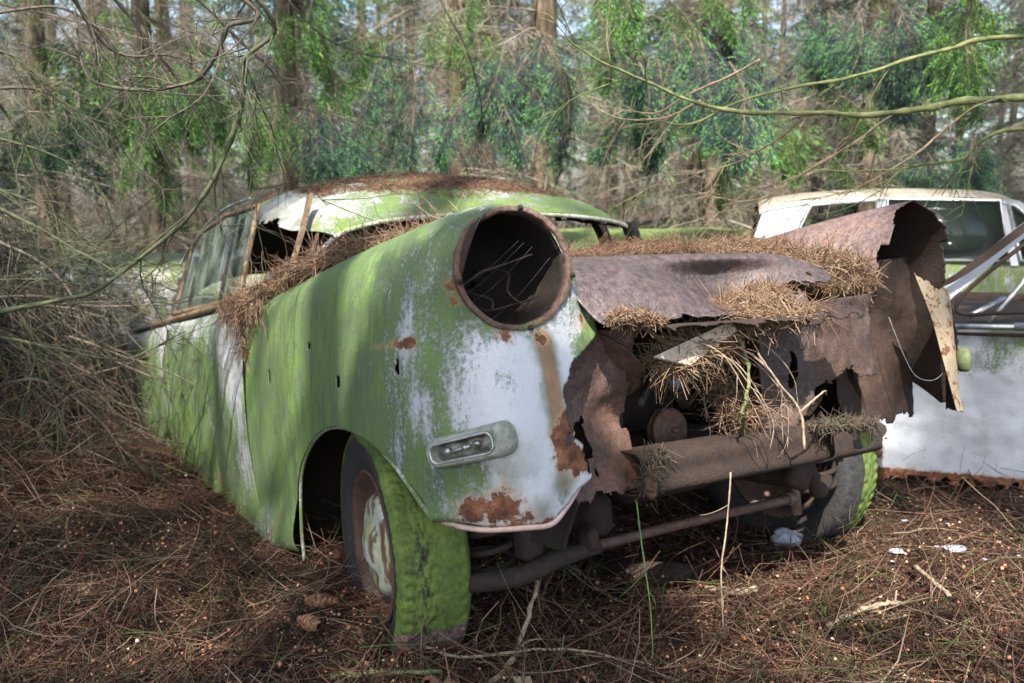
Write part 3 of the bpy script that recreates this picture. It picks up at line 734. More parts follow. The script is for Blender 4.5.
# ----- rusted panels in the front opening
def plate(name, x, pts, mats, keepf=None, dent=.015, seed=1, nu=70, nv=70, parent=None, lean=0.0, th=.003):
    """pts: 4 corners in (y,z): top-left, top-right, bottom-left, bottom-right"""
    A = np.array(pts, float); u = np.linspace(0, 1, 6)[:, None, None]; v = np.linspace(0, 1, 6)[None, :, None]
    P = (A[0] * (1 - v) + A[1] * v) * (1 - u) + (A[2] * (1 - v) + A[3] * v) * u
    C = np.concatenate([np.full(P.shape[:2] + (1,), x) + lean * u, P], axis=2)
    return surf(name, C, nu, nv, mats, parent or car, False, None, dent, seed, keepf, th, axis=0)
rs = [mat_rust('plate_rust', .85, .45, .7), M['rust_dark']]
hole = lambda V, y, z, ry, rz, s: ((V[:, 1] - y) / ry) ** 2 + ((V[:, 2] - z) / rz) ** 2 < 1 + 1.2 * fbm(V, 20, s, 4)
def kA(V):
    n = fbm(V, 20, 31, 4)
    return ~hole(V, .475, .405, .028, .045, 3) & (V[:, 1] > .345 + n * .025 - .05 * ss(.45 - V[:, 2], 0, .1)) & (V[:, 2] > .31 + n * .04) & (V[:, 1] < .53)
plate('side_support', -.355, [(.54, .64), (.33, .63), (.54, .28), (.35, .28)], rs, kA, .05, 3)
plate('inner_mudguard', -.25, [(.44, .63), (.30, .62), (.44, .30), (.32, .28)], [M['rust_dark'], M['rust_dark']], lambda V: V[:, 2] > .33 + .05 * fbm(V, 15, 3, 3), .03, 9)
surf('inner_mudguard', [[(x, .50 + .03 * math.sin(z * 14), z) for z in (.80, .66, .5, .36, .2)] for x in (-.30, 0, .35, .75)], 60, 50, [M['rust_dark'], M['rust_dark']], car, False, None, .02, 8, None, .003, 1)
surf('inner_mudguard', [[(x, -.50 + .03 * math.sin(z * 14), z) for z in (.74, .66, .5, .36, .2)] for x in (-.22, 0, .35, .75)], 60, 50, [M['rust_dark'], M['rust_dark']], car, True, None, .02, 12, lambda V: V[:, 2] > .30 + .1 * fbm(V, 9, 4, 3), .003, 1)
surf('torn_brace', [[(-.36, .445, .63), (-.38, .40, .60), (-.37, .345, .56)], [(-.33, .43, .60), (-.33, .38, .55), (-.30, .30, .50)], [(-.31, .42, .55), (-.28, .36, .50), (-.24, .31, .47)]], 30, 30, rs, car, False, None, .01, 2, None, .004)
def kB(V):
    n = fbm(V, 16, 41, 4); y, z = V[:, 1], V[:, 2]
    return ~hole(V, -.325, .43, .045, .055, 4) & ~hole(V, -.145, .50, .010, .04, 6) & (z > np.interp(-y, [.05, .12, .16, .22, .30, .40], [.33, .34, .37, .44, .46, .46]) + n * .035)
plate('radiator_support', -.325, [(-.045, .645), (-.46, .665), (-.045, .33), (-.44, .33)], [mat_rust('support_rust', .5, .6, .75), M['rust_dark']], kB, .035, 5, 110, 110)
def kC(V):
    n = fbm(V, 18, 51, 4); return V[:, 2] > .315 + n * .03 + .12 * ss(-.50 - V[:, 1], -.06, .0) * 0
plate('inner_mudguard', -.20, [(-.44, .74), (-.80, .76), (-.46, .30), (-.80, .28)], [mat_rust('deep_rust', .30, .1, .85), M['rust_dark']], kC, .03, 6, 90, 90)

# cross member (a folded box girder), its broken end, and the tie rod
BM = mat_rust('beam_rust', .72, .8, .6, 0, 1.0)
P = [(-.375, .375), (-.372, .20), (-.368, .02), (-.362, -.14), (-.36, -.30)]
rows = []
for x, y in P:
    zc = np.interp(y, [-.30, .375], [.322, .338]); h = np.interp(y, [-.30, .375], [.036, .037])
    rows.append([(x + .07, y, zc + h + .006), (x, y, zc + h), (x - .004, y, zc), (x, y, zc - h), (x + .07, y, zc - h - .004)])
beam = surf('cross_member', rows, 110, 50, [BM, M['rust_dark']], car, False, None, .004, 8, lambda V: (V[:, 1] > -.285 + .02 * fbm(V, 30, 4, 3)), .004, axis=0)
beam['label'] = 'pitted rusty box girder across the front'
surf('girder_end', [[(-.385, y, .352), (-.40, y, .345), (-.403, y, .325), (-.40, y, .30), (-.37, y, .287)] for y in (-.17, -.24, -.31, -.36)], 50, 40, [BM, M['rust_dark']], beam, False, None, .006, 9,
     lambda V: ~hole(V, -.265, .325, .05, .016, 9) & (V[:, 1] > -.352 + .02 * fbm(V, 30, 5, 3)), .004, axis=0)
g = Geo(); g.tube(cr(np.array([(-.20, .36, .165), (-.20, .06, .166), (-.20, -.235, .162)]), 10), .0115, 10)
g.tube([(-.20, -.235, .162), (-.20, -.255, .162)], [.016, .018], 10); g.tube([(-.20, -.262, .12), (-.20, -.262, .21)], [.014, .012], 10)
g.obj('tie_rod', M['rust'], car)
g = Geo(); g.tube(cr(np.array([(-.20, .36, .162), (-.19, .45, .155), (-.18, .55, .135), (-.10, .64, .12)]), 14), [.015, .016, .017, .018, .019, .020, .020, .020, .021, .022, .022, .022, .02, .02], 10)
g.box((-.20, .385, .185), (.05, .03, .05), bev=.008); g.box((-.14, .50, .20), (.06, .05, .10), bev=.01); g.obj('control_arm', M['rust_dark'], car)
g = Geo(); g.tube(cr(np.array([(-.24, -.25, .28), (-.22, -.30, .22), (-.19, -.36, .16), (-.10, -.50, .16)]), 12), .02, 8); g.box((-.24, -.235, .235), (.04, .07, .08), rot=Matrix.Rotation(R(25), 3, 'X'), bev=.01); g.obj('control_arm', M['rust_dark'], car)
for y0 in (.555, -.50):
    g = Geo(); a = np.linspace(0, 2 * math.pi * 6, 150); g.tube(np.stack([-.06 + .055 * np.cos(a), y0 + .055 * np.sin(a), .12 + a / a[-1] * .24], 1), .0075, 6); g.obj('coil_spring', M['rust_dark'], car)
g = Geo(); g.box((.36, .33, .22), (1.1, .07, .10), bev=.02); g.obj('chassis_rail', M['rust_dark'], car)
g = Geo(); g.box((.36, -.33, .22), (1.1, .07, .10), bev=.02); g.obj('chassis_rail', M['rust_dark'], car)
# engine lump, pulley
g = Geo(); g.box((.30, .02, .42), (.55, .26, .34), bev=.04); g.box((.22, .02, .62), (.40, .16, .08), bev=.03); g.box((-.02, .03, .28), (.16, .34, .16), bev=.04)
g.tube(cr(np.array([(-.04, .16, .56), (-.14, .20, .54), (-.2, .12, .50), (-.19, .07, .44)]), 16), .018, 10)
for k in range(4): g.tube([(.1 + .12 * k, .16, .55), (.1 + .12 * k, .24, .56)], [.02, .02], 8)
g.obj('engine_block', mat_rust('engine_rust', .28, .1, .8), car)
g = Geo(); g.lathe([(-.152, .004), (-.158, .010), (-.158, .018), (-.148, .020), (-.146, .030), (-.149, .046), (-.146, .052), (-.138, .053), (-.132, .046), (-.126, .053), (-.118, .052), (-.116, .03)], 40, 'x', (0, .086, .377)); g.tube([(-.145, .086, .377), (-.172, .086, .377)], [.009, .007], 6); g.obj('pulley', mat_rust('pulley_rust', 1.4, .2, .6), car)
g = Geo(); g.tube([(-.27, .16, .46), (-.22, .20, .56)], [.008, .008], 6); g.tube(cr(np.array([(-.30, .30, .47), (-.22, .18, .52), (-.16, .10, .47), (-.15, .0, .50)]), 20), .010, 7)
g.obj('hose', M['dark'], car)
# blue scrap of pipe in the bay
g = Geo(); g.tube([(-.25, .16, .505), (-.24, .13, .490)], [.010, .010], 8); g.obj('pipe_stub', mat_plain('blue_grey_metal', (.10, .14, .25), (.30, .34, .45), 30, .4), car)

# ----- wheels
def tyre_mesh(seed):
    n = 300; prof = []
    Ro = .280; W = .082
    side = [(.052, .172), (.064, .185), (.076, .212), (.0815, .238), (.079, .258), (.072, .270)]
    tread = [(w, Ro - .0045 * (abs(w) / .066) ** 3) for w in np.linspace(.066, -.066, 45)]
    prof = side + tread + [(-a, r) for a, r in side[::-1]] + [(-.052, .172)]
    a = np.linspace(0, 2 * math.pi, n, endpoint=False); K = len(prof); V = np.zeros((K, n, 3)); DP = np.zeros((K, n))
    for k, (w, r) in enumerate(prof):
        d = np.zeros(n)
        if r > .272 or (6 <= k < 51):
            aw = abs(w); ph = a * 46
            ph = a * 46 if w < 0 else a * 60
            if w < -.006: d = -.0022 * (np.sin(ph + (aw - .05) * 90) > .5) * (aw > .045)
            elif aw > .048: d = -.006 * (np.sin(ph + (aw - .05) * 90) > .35)
            elif aw > .040: d = np.full(n, -.003)
            elif aw > .016: d = -.004 * ((np.sin(ph * .5 + 3.0 * math.sin(w * 220)) > .55))
            elif aw > .010: d = np.full(n, -.003) * (np.sin(ph * .5) > -.6)
            else: d = -.005 * (np.sin(ph * .5 + 1.5) > .7)
        rr = r + d; DP[k] = d
        V[k, :, 0] = rr * np.cos(a); V[k, :, 1] = w; V[k, :, 2] = rr * np.sin(a)
    DEP = DP.reshape(-1)
    # flat, sagging bottom
    Vf = V.reshape(-1, 3); z = Vf[:, 2]; low = ss(-z, .16, .29); Vf[:, 1] *= 1 + .04 * low; Vf[:, 2] = np.where(z < -.2, -.2 + (z + .2) * .62, z)
    i = np.arange(n); F = np.concatenate([np.stack([k * n + i, k * n + (i + 1) % n, (k + 1) * n + (i + 1) % n, (k + 1) * n + i], 1) for k in range(K - 1)])
    return Vf, F, DEP
def tyre_mat(name, moss):
    N = NT(name); sp = N.n('ShaderNodeSeparateColor'); N.l(N.attr('wear', 'Color'), sp.inputs[0])
    mid = N.noise(11, 8, .65, N.coords()); fine = N.noise(90, 6, .7, N.coords())
    v = N.math('ADD', sp.outputs[0], N.math('MULTIPLY', N.math('SUBTRACT', mid, .5), 1.1)); v = N.math('ADD', v, N.math('MULTIPLY', N.math('SUBTRACT', fine, .5), .6))
    mk = smooth_step(N, v, .34, .55)
    mc = N.ramp(N.math('ADD', N.math('MULTIPLY', mid, .6), N.math('MULTIPLY', fine, .4)), [(.34, (.030, .050, .013)), (.5, (.080, .125, .022)), (.66, (.17, .235, .045))])
    rub = N.ramp(fine, [(.35, (.010, .010, .011)), (.65, (.035, .033, .034))])
    c = N.mix(mk, rub, mc)
    rk = smooth_step(N, N.math('ADD', sp.outputs[1], N.math('MULTIPLY', N.math('SUBTRACT', mid, .5), .7)), .45, .6)
    c = N.mix(rk, c, N.ramp(fine, [(.36, (.05, .025, .022)), (.62, (.27, .18, .17))]))
    return N.set(c, .8, N.bump(fine, .5, .003))
TM = tyre_mat('mossy_tyre_rubber', 1)
def wheel(x, y, z, side, wearf, steer=0, label=None):
    w = empty('wheel'); w.parent = car; w.location = (x, y, z); w.rotation_euler = (0, 0, R(steer))
    V, F, dep = tyre_mesh(1); V = V.copy(); V[:, 1] *= side; wv = wearf(V)
    if side > 0: wv[:, 0] += dep * 28
    o = link('tyre', mesh_from('tyre', V, F if side < 0 else F[:, ::-1], wear=wv, mats=[TM]), w)
    if label: w['label'] = label
    g = Geo(); s = side
    g.lathe([(.066 * s, .176), (.070 * s, .172), (.064 * s, .166), (.045 * s, .160), (.028 * s, .150), (.022 * s, .130), (.030 * s, .115), (.036 * s, .09), (.03 * s, .05), (.03 * s, .004)], 60); g.lathe([(.066 * s, .176), (-.06 * s, .176), (-.062 * s, .165), (0, .15), (.022 * s, .13)], 60)
    g.obj('rim', mat_rust('rim_rust' + str(side), .8, .3, .7), w)
    g = Geo(); g.lathe([(.034 * s, .120), (.046 * s, .117), (.056 * s, .108), (.062 * s, .092), (.060 * s, .074), (.064 * s, .060), (.074 * s, .048), (.082 * s, .030), (.085 * s, .003)], 60)
    g.obj('hubcap', HCM, w); return w
N = NT('peeling_hubcap'); a_ = N.noise(1, 8, .68, N.coords((30, 30, 6))); b_ = N.noise(14, 6, .6, N.coords())
HCM = N.set(N.mix(smooth_step(N, a_, .50, .58), N.ramp(b_, [(.4, (.42, .44, .40)), (.6, (.24, .28, .14))]), (.11, .06, .035)), .45, N.bump(a_, .5, .003))
def wearL(V):
    a = np.degrees(np.arctan2(V[:, 2], -V[:, 0])); x, y, z = V.T
    m = .80 + .10 * (y < 0); m = np.where(np.hypot(x, z) < .252, .12, m); m -= .35 * np.exp(-((y - .028) / .02) ** 2) * (z < .12) 
    r = blobs(V, [(-.23, y0, -.19, .06, 1.1) for y0 in (-.05, 0, .05)])
    return np.stack([m, np.clip(r, 0, 1), 0 * x], 1)
def wearR(V):
    x, y, z = V.T
    m = np.where(y < .004 + .004 * np.sin(z * 60), .95, .02); m = np.where(np.hypot(x, z) < .25, .1, m)
    return np.stack([m, 0 * x, 0 * x], 1)
wheel(.155, .672, .172, 1, wearL, -8, 'near front wheel its mossy tyre sunk in the litter')
wheel(.14, -.60, .185, -1, wearR, 4, 'far front wheel half black and half mossy')
# ------------------------------------------------------------------ needle litter: sticks, heaps, ground
RED = [(0.0, (.026, .015, .011)), (.32, (.080, .038, .025)), (.55, (.165, .082, .053)), (.72, (.16, .105, .075)), (.86, (.28, .20, .15)), (.95, (.060, .065, .030)), (1.0, (.09, .13, .035))]
TAN = [(0.0, (.055, .030, .020)), (.35, (.135, .075, .048)), (.65, (.22, .140, .090)), (.90, (.36, .26, .18)), (1.0, (.16, .17, .08))]
GREY = [(0.0, (.030, .024, .019)), (.4, (.075, .060, .046)), (.75, (.16, .13, .10)), (1.0, (.085, .09, .05))]
M['litter'] = mat_stick('reddish_litter_sticks', RED)
M['nest'] = mat_stick('tan_needle_sticks', TAN)
M['twig'] = mat_stick('grey_dead_twigs', GREY)
M['core'] = mat_plain('packed_needles', (.030, .018, .011), (.15, .085, .045), 90, .95, .9, dist=.01)

def bump2(x, y, cx, cy, sx, sy, h, a=0):
    c, s = math.cos(a), math.sin(a); u = (x - cx) * c + (y - cy) * s; v = -(x - cx) * s + (y - cy) * c
    return h * np.exp(-(u / sx) ** 2 - (v / sy) ** 2)
def ground_h(x, y):
    x = np.asarray(x, float); y = np.asarray(y, float)
    near = np.exp(-((x - .3) / 4) ** 2 - ((y - 2.8) / 4) ** 2)
    h = .035 * np.sin(x * 1.7 + .4) * np.sin(y * 1.3 + 1) * (1 - .6 * near) + .012 * np.sin(x * 5.1 + y * 3.3) + .008 * np.sin(x * 9.7 - y * 7.9 + 1)
    h = h - bump2(x, y, -1.55, 4.6, .9, 1.8, .16, R(30))                      # the hollow under the tail
    h = h + bump2(x, y, -2.75, 3.5, .62, 1.3, .62, R(12))
    h = h - bump2(x, y, .45, 2.5, .55, .35, .05, R(31))+ bump2(x, y, -.16, 1.80, .22, .14, .022)
    h = h + bump2(x, y, -.45, 2.15, .15, .20, .03)
    d = np.hypot(x, y); h = h + np.clip(d - 14, 0, 60) * .012 * (1 + .5 * np.sin(x * .13) * np.cos(y * .11))
    return h - .008
n = 420; t = np.linspace(-1, 1, n); w = np.sinh(t * 6.2) / math.sinh(6.2) * 260
gx, gy = np.meshgrid(w + .1, w + 2.7, indexing='ij')
gz = ground_h(gx, gy)
lump = np.zeros_like(gz); mk = (np.abs(gx) < 4) & (gy > .8) & (gy < 7)
pts = np.stack([gx[mk], gy[mk], 0 * gx[mk]], 1); lump[mk] = fbm(pts, 9, 3, 5) * .018 + fbm(pts, 30, 5, 2) * .005
N = NT('forest_floor'); co = N.coords(kind='Object')
a_ = N.noise(38, 10, .72, co); b_ = N.noise(1.6, 5, .55, co); c_ = N.noise(170, 6, .7, co)
gc = N.ramp(N.math('ADD', N.math('MULTIPLY', a_, .55), N.math('MULTIPLY', c_, .45)), [(.38, (.010, .007, .006)), (.48, (.038, .023, .016)), (.55, (.085, .046, .028)), (.66, (.17, .10, .065))])
gc = N.mix(N.math('MULTIPLY', smooth_step(N, b_, .52, .66), .5), gc, (.045, .038, .022))
N.set(gc, .95, N.bump(N.math('ADD', a_, c_), .9, .02), spec=.15)
ground = link('ground', grid_mesh('ground', np.stack([gx, gy, gz + lump], -1), mats=[N.m])); tag(ground, kind='structure')

def scatter(n, seed, y0=1.25, y1=6.2):
    g = np.random.default_rng(seed)
    d = 1 / (1 / y0 + g.random(n) * (1 / y1 - 1 / y0)) if True else 0
    x = (g.random(n) * 2 - 1) * (d * .66 + .25); return x, d, g
CLEAR = [(-.455, 1.955, .07), (-.415, 1.80, .09), (-.10, 1.58, .10), (-.165, 1.60, .05), (.80, 2.45, .07), (1.20, 2.30, .05), (1.06, 2.34, .04), (-.36, 1.62, .06)]
def stick_field(name, n, seed, L, rad, mat, K=5, curl=.9, lift=.02, rr=(0, 1), y1=6.2, sides=3, tilt=.18, label=None, cat=None, power=2.0, where=None):
    x, y, g = scatter(n, seed, y1=y1)
    if where is not None: x, y = where(g, n)
    far = np.ones(n, bool)
    for qx, qy, qr in CLEAR: far &= np.hypot(x - qx, y - qy) > qr
    x, y = x[far], y[far]; n = len(x)
    a = g.random(n) * 2 * math.pi; D = np.stack([np.cos(a), np.sin(a), g.normal(size=n) * tilt], 1)
    Ln = L[0] + (L[1] - L[0]) * g.random(n) ** power
    P0 = np.stack([x, y, ground_h(x, y) + lift * g.random(n)], 1); P0 -= D * Ln[:, None] * .5
    P = polylines(n, P0, D, Ln, K, curl, 0.05, seed + 1)
    hz = ground_h(P[..., 0], P[..., 1]); rel = P[..., 2] - P[:, :1, 2]
    P[..., 2] = hz + .004 + lift * g.random(n)[:, None] + np.abs(rel) * .8
    r = (rad[0] + (rad[1] - rad[0]) * g.random(n) ** 2)[:, None] * np.linspace(1, .45, K)[None]
    V, F = tubes(P, r, sides); rnd = np.repeat(rr[0] + (rr[1] - rr[0]) * g.random(n), K * sides)
    o = link(name, mesh_from(name, V, F, rnd=rnd, mats=[mat])); tag(o, label, cat, kind='stuff'); return o
stick_field('twig_litter', 9500, 11, (.05, .30), (.0009, .0027), M['litter'], 5, .95, .022, label='curved reddish brown twigs carpeting the forest floor', cat='litter')
stick_field('grass_twigs', 1000, 12, (.08, .34), (.0007, .0022), M['litter'], 6, .8, .035, (.93, 1.0), label='thin green stems lying among the brown litter', cat='stems')
# single fallen needles
x, y, g = scatter(170000, 21, y1=5.0); a = g.random(len(x)) * 6.283; L = .007 + .013 * g.random(len(x)); z = ground_h(x, y) + .002 + .014 * g.random(len(x))
dx, dy = np.cos(a) * L / 2, np.sin(a) * L / 2; wx, wy = -np.sin(a) * .0009, np.cos(a) * .0009; tz = g.normal(size=len(x)) * .003
V = np.stack([np.stack([x - dx, y - dy, z - tz], 1), np.stack([x + wx, y + wy, z + .0008], 1), np.stack([x + dx, y + dy, z + tz], 1), np.stack([x - wx, y - wy, z], 1)], 1).reshape(-1, 3)
o = link('needle_litter', mesh_from('needle_litter', V, np.arange(len(V)).reshape(-1, 4), rnd=np.repeat(g.random(len(x)) * .86, 4), smooth=False, mats=[M['litter']])); tag(o, 'brown spruce needles covering the ground between the twigs', 'needles', kind='stuff')
# papery bud scales: small rounded flecks
def flecks(name, n, seed, r0, r1, mat, label, cat, y1=5):
    x, y, g = scatter(n, seed, y1=y1); keep = (np.sin(x * 5 + 1) * np.sin(y * 6) + g.normal(size=n) * .9) > -.2; x = x[keep]; y = y[keep]; n = len(x)
    r = r0 + (r1 - r0) * g.random(n) ** 2; z = ground_h(x, y) + .010 + .026 * g.random(n)
    base = np.array([(1, 0, 0), (0, 1, 0), (-1, 0, 0), (0, -1, 0), (0, 0, .7), (0, 0, -.7)]); an = g.random((n, 3)) * 6.283
    V = base[None] * r[:, None, None] * (1 + .5 * (g.random((n, 6, 1)) - .5)); ca, sa = np.cos(an[:, 0]), np.sin(an[:, 0])
    X = V[..., 0] * ca[:, None] - V[..., 1] * sa[:, None]; Y = V[..., 0] * sa[:, None] + V[..., 1] * ca[:, None]; cb, sb = np.cos(an[:, 1]), np.sin(an[:, 1])
    Z = V[..., 2] * cb[:, None] - Y * sb[:, None]; Y = V[..., 2] * sb[:, None] + Y * cb[:, None]
    V = np.stack([X + x[:, None], Y + y[:, None], Z + z[:, None]], -1).reshape(-1, 3)
    f = np.array([(0, 1, 4), (1, 2, 4), (2, 3, 4), (3, 0, 4), (1, 0, 5), (2, 1, 5), (3, 2, 5), (0, 3, 5)]); F = (f[None] + np.arange(n)[:, None, None] * 6).reshape(-1, 3)
    o = link(name, mesh_from(name, V, F, rnd=np.repeat(g.random(n), 6), mats=[mat])); tag(o, label, cat, kind='stuff')
flecks('bud_scales', 5200, 31, .0024, .0068, mat_stick('orange_bud_scales', [(0, (.26, .10, .045)), (.5, (.46, .22, .11)), (.85, (.62, .36, .22)), (1, (.72, .58, .48))]), 'papery orange bud scales sprinkled over the litter', 'bud scales')
# ------------------------------------------------------------------ heaps of needles lying on the car
def heap(name, specs, seed, label, L=(.03, .13), dens=5200, mat='nest', frame='car', rad=(.0006, .0016), core=.9, hang=0.0, K=4, rr=(0, 1), conform=None):
    """specs: (cx,cy,cz, rx,ry,rz) ellipsoids in the car's frame"""
    g = np.random.default_rng(seed); CV = []; CF = []; k0 = 0; SP_ = []; SN = []
    for (cx, cy, cz, ax_, ay, az) in specs:
        nu, nv = 36, 18; u = np.linspace(0, 2 * math.pi, nu, endpoint=False); v = np.linspace(-.5 * math.pi, .5 * math.pi, nv)
        D = np.stack([np.cos(v)[:, None] * np.cos(u), np.cos(v)[:, None] * np.sin(u), np.sin(v)[:, None] + 0 * u], -1).reshape(-1, 3)
        P = D * np.array([ax_, ay, az]); nn = fbm(P + np.array([cx, cy, cz]), 14, seed, 4); P = P * (1 + .22 * nn)[:, None] * core + np.array([cx, cy, cz])
        F = [(a * nu + b, a * nu + (b + 1) % nu, (a + 1) * nu + (b + 1) % nu, (a + 1) * nu + b) for a in range(nv - 1) for b in range(nu)]
        CV.append(P); CF += [tuple(i + k0 for i in f) for f in F]; k0 += len(P)
        area = ax_ * ay * 3 + az * (ax_ + ay) * 2; m = int(dens * area * 3.2) + 20
        d = g.normal(size=(m, 3)); d[:, 2] = np.abs(d[:, 2]) * np.where(g.random(m) < .85, 1, -1); d /= np.linalg.norm(d, axis=1, keepdims=True)
        SP_.append(d * np.array([ax_, ay, az]) * (.9 + .16 * g.random((m, 1))) + np.array([cx, cy, cz])); nr = d / np.array([ax_, ay, az]); SN.append(nr / np.linalg.norm(nr, axis=1, keepdims=True))
    if conform is not None:
        for A_ in SP_ + CV: A_[:, 2] += conform(A_[:, 0], A_[:, 1])
    core_me = mesh_from(name, c2w(np.concatenate(CV)) if frame == 'car' else np.concatenate(CV), CF, mats=[M['core']])
    P = np.concatenate(SP_); Nn = np.concatenate(SN)
    if frame == 'car': P = c2w(P); Nn = Nn[:, :1] * EX + Nn[:, 1:2] * EYv + Nn[:, 2:] * EZ
    m = len(P); T = g.normal(size=(m, 3)); T -= (T * Nn).sum(1, keepdims=True) * Nn * (.97 - .25 * (g.random((m, 1)) < .07)); T[:, 2] -= hang
    Ln = L[0] + (L[1] - L[0]) * g.random(m) ** 2.2
    T /= np.linalg.norm(T, axis=1, keepdims=True); P = P - T * Ln[:, None] * .45
    PL = polylines(m, P, T, Ln, K, .8, .5 + hang, seed + 5)
    r = (rad[0] + (rad[1] - rad[0]) * g.random(m) ** 2)[:, None] * np.linspace(1, .5, K)[None]
    V, F = tubes(PL, r, 3)
    cv = np.empty(len(core_me.vertices) * 3, np.float32); core_me.vertices.foreach_get('co', cv); cv = cv.reshape(-1, 3)
    cf = np.array(CF); VV = np.concatenate([cv, V]); FF = np.concatenate([cf, F + len(cv)])
    rnd = np.concatenate([np.full(len(cv), .1), np.repeat(rr[0] + (rr[1] - rr[0]) * g.random(m), K * 3)])
    me = mesh_from(name, VV, FF, rnd=rnd, mats=[M['core'], M[mat]]); mi = np.ones(len(FF), np.int32); mi[:len(cf)] = 0; me.polygons.foreach_set('material_index', mi)
    bpy.data.meshes.remove(core_me)
    o = link(name, me); tag(o, label, 'needle heap', kind='stuff'); return o
heap('needle_heap', [(.72, .36, .80, .20, .26, .05), (.05, .56, .872, .13, .06, .018), (.22, .56, .860, .15, .11, .034), (.42, .59, .850, .17, .13, .045), (.62, .63, .828, .16, .13, .045), (.80, .69, .795, .12, .10, .035), (.93, .745, .772, .13, .055, .025), (1.08, .765, .775, .10, .025, .014), (.35, .40, .83, .22, .12, .04), (.78, .05, .80, .16, .25, .06)], 1, 'tan needle heap along the windscreen base and the top of the green fender', (.03, .15), 7500)
def strands(name, n, seed, label):
    g = np.random.default_rng(seed); x = .86 + .10 * g.normal(size=n); P0 = np.stack([x, .800 + .014 * g.random(n) - .03 * np.abs(x - .87), .765 + .02 * g.random(n)], 1); P0[:, 2] -= .16 * g.random(n) ** 2 * (np.abs(x - .87) < .05)
    D = np.stack([.8 * g.normal(size=n), .10 + .12 * g.random(n), -.7 + .9 * g.random(n)], 1); L = .03 + .13 * g.random(n) ** 1.5
    P = polylines(n, P0, D, L, 6, 2.2, .9, seed); P[..., 1] = np.clip(P[..., 1], .812, .845); V, F = tubes(c2w(P), np.linspace(1, .5, 6)[None] * (.0007 + .0009 * g.random((n, 1))), 3)
    o = link(name, mesh_from(name, V, F, rnd=np.repeat(.15 + .8 * g.random(n), 18), mats=[M['nest']])); tag(o, label, 'needle heap', kind='stuff')
strands('hanging_needles', 520, 2, 'tangled needles draped over the gap between fender and door')
heap('needle_heap', [(.30, .26, .81, .22, .20, .045), (.55, .10, .81, .22, .22, .07), (.15, -.05, .80, .22, .18, .035), (.40, -.25, .80, .3, .2, .07)], 3, 'brown needle heap on the bonnet behind the headlight socket', (.03, .10), 6500, rr=(0, .75))
heap('needle_heap', [(-.02, -.33, .755, .22, .13, .055), (-.16, -.38, .725, .16, .13, .06), (-.25, -.38, .690, .07, .10, .05), (.18, -.42, .79, .26, .14, .06), (-.20, -.47, .70, .10, .07, .07)], 4, 'large light brown needle slope between bonnet and far fender', (.03, .11), 9500)
heap('needle_heap', [(-.37, .02, .655, .055, .10, .024), (-.41, .10, .638, .04, .09, .012), (-.345, -.04, .675, .035, .05, .028), (-.43, -.03, .632, .04, .08, .010)], 5, 'small straw coloured needle heap in the hollow of the bonnet', (.03, .12), 15000, rr=(.35, .95))
heap('needle_heap', [(-.455, .435, .655, .03, .045, .014), (-.45, .40, .645, .025, .05, .010)], 6, 'little needle tuft on the bonnet corner below the headlight ring', (.015, .04), 36000)
heap('needle_heap', [(1.15, -.02, .004, .30, .50, .016), (1.55, .05, .004, .50, .46, .014), (.99, -.15, .004, .09, .40, .010), (1.2, -.35, .004, .22, .22, .014), (1.15, .36, .003, .18, .13, .010)], 7, 'brown needle mat covering the crown of the mossy roof', (.012, .035), 9000, rr=(0, .85), conform=lambda x, y: np.interp(x, rx, rz) + np.interp(y, ry, dz))
heap('needle_heap', [(-.385, .20, .592, .04, .06, .010), (-.36, .25, .565, .05, .05, .010)], 8, 'sunlit straw nest hanging under the bonnet edge', (.03, .14), 22000, rr=(.5, .98), rad=(.0007, .0017))
heap('needle_heap', [(-.30, .05, .46, .04, .04, .045), (-.27, .07, .54, .03, .04, .04), (-.32, .02, .41, .03, .06, .02)], 9, 'tangled stick nest in the engine opening behind the girder', (.05, .20), 4200, rr=(.2, 1), core=.25, mat='nest')
heap('needle_heap', [(-.39, -.27, .362, .03, .06, .010), (-.38, -.18, .37, .03, .05, .008)], 10, 'grey needle crust on the broken end of the girder', (.02, .06), 24000, mat='twig')
heap('needle_heap', [(-.385, .355, .33, .012, .018, .045), (-.375, .33, .37, .02, .02, .012)], 13, 'matted fibres hanging from the near end of the girder', (.02, .07), 16000, hang=.6, mat='twig')
# pale sheet of folded paper-like metal in the nest
g = Geo(); P = c2w(np.array([(-.41, .345, .575), (-.44, .16, .632), (-.445, .15, .612), (-.42, .26, .550)]))
g.add(np.concatenate([P, P - np.array([0, -.006, .004])]), [(0, 1, 2, 3), (7, 6, 5, 4), (0, 4, 5, 1), (1, 5, 6, 2), (2, 6, 7, 3), (3, 7, 4, 0)])
o = g.obj('bark_strip', mat_plain('pale_bark', (.30, .24, .18), (.50, .43, .35), 40, .8), None, False); tag(o, 'pale bark strip lying in the straw under the bonnet edge', 'bark')
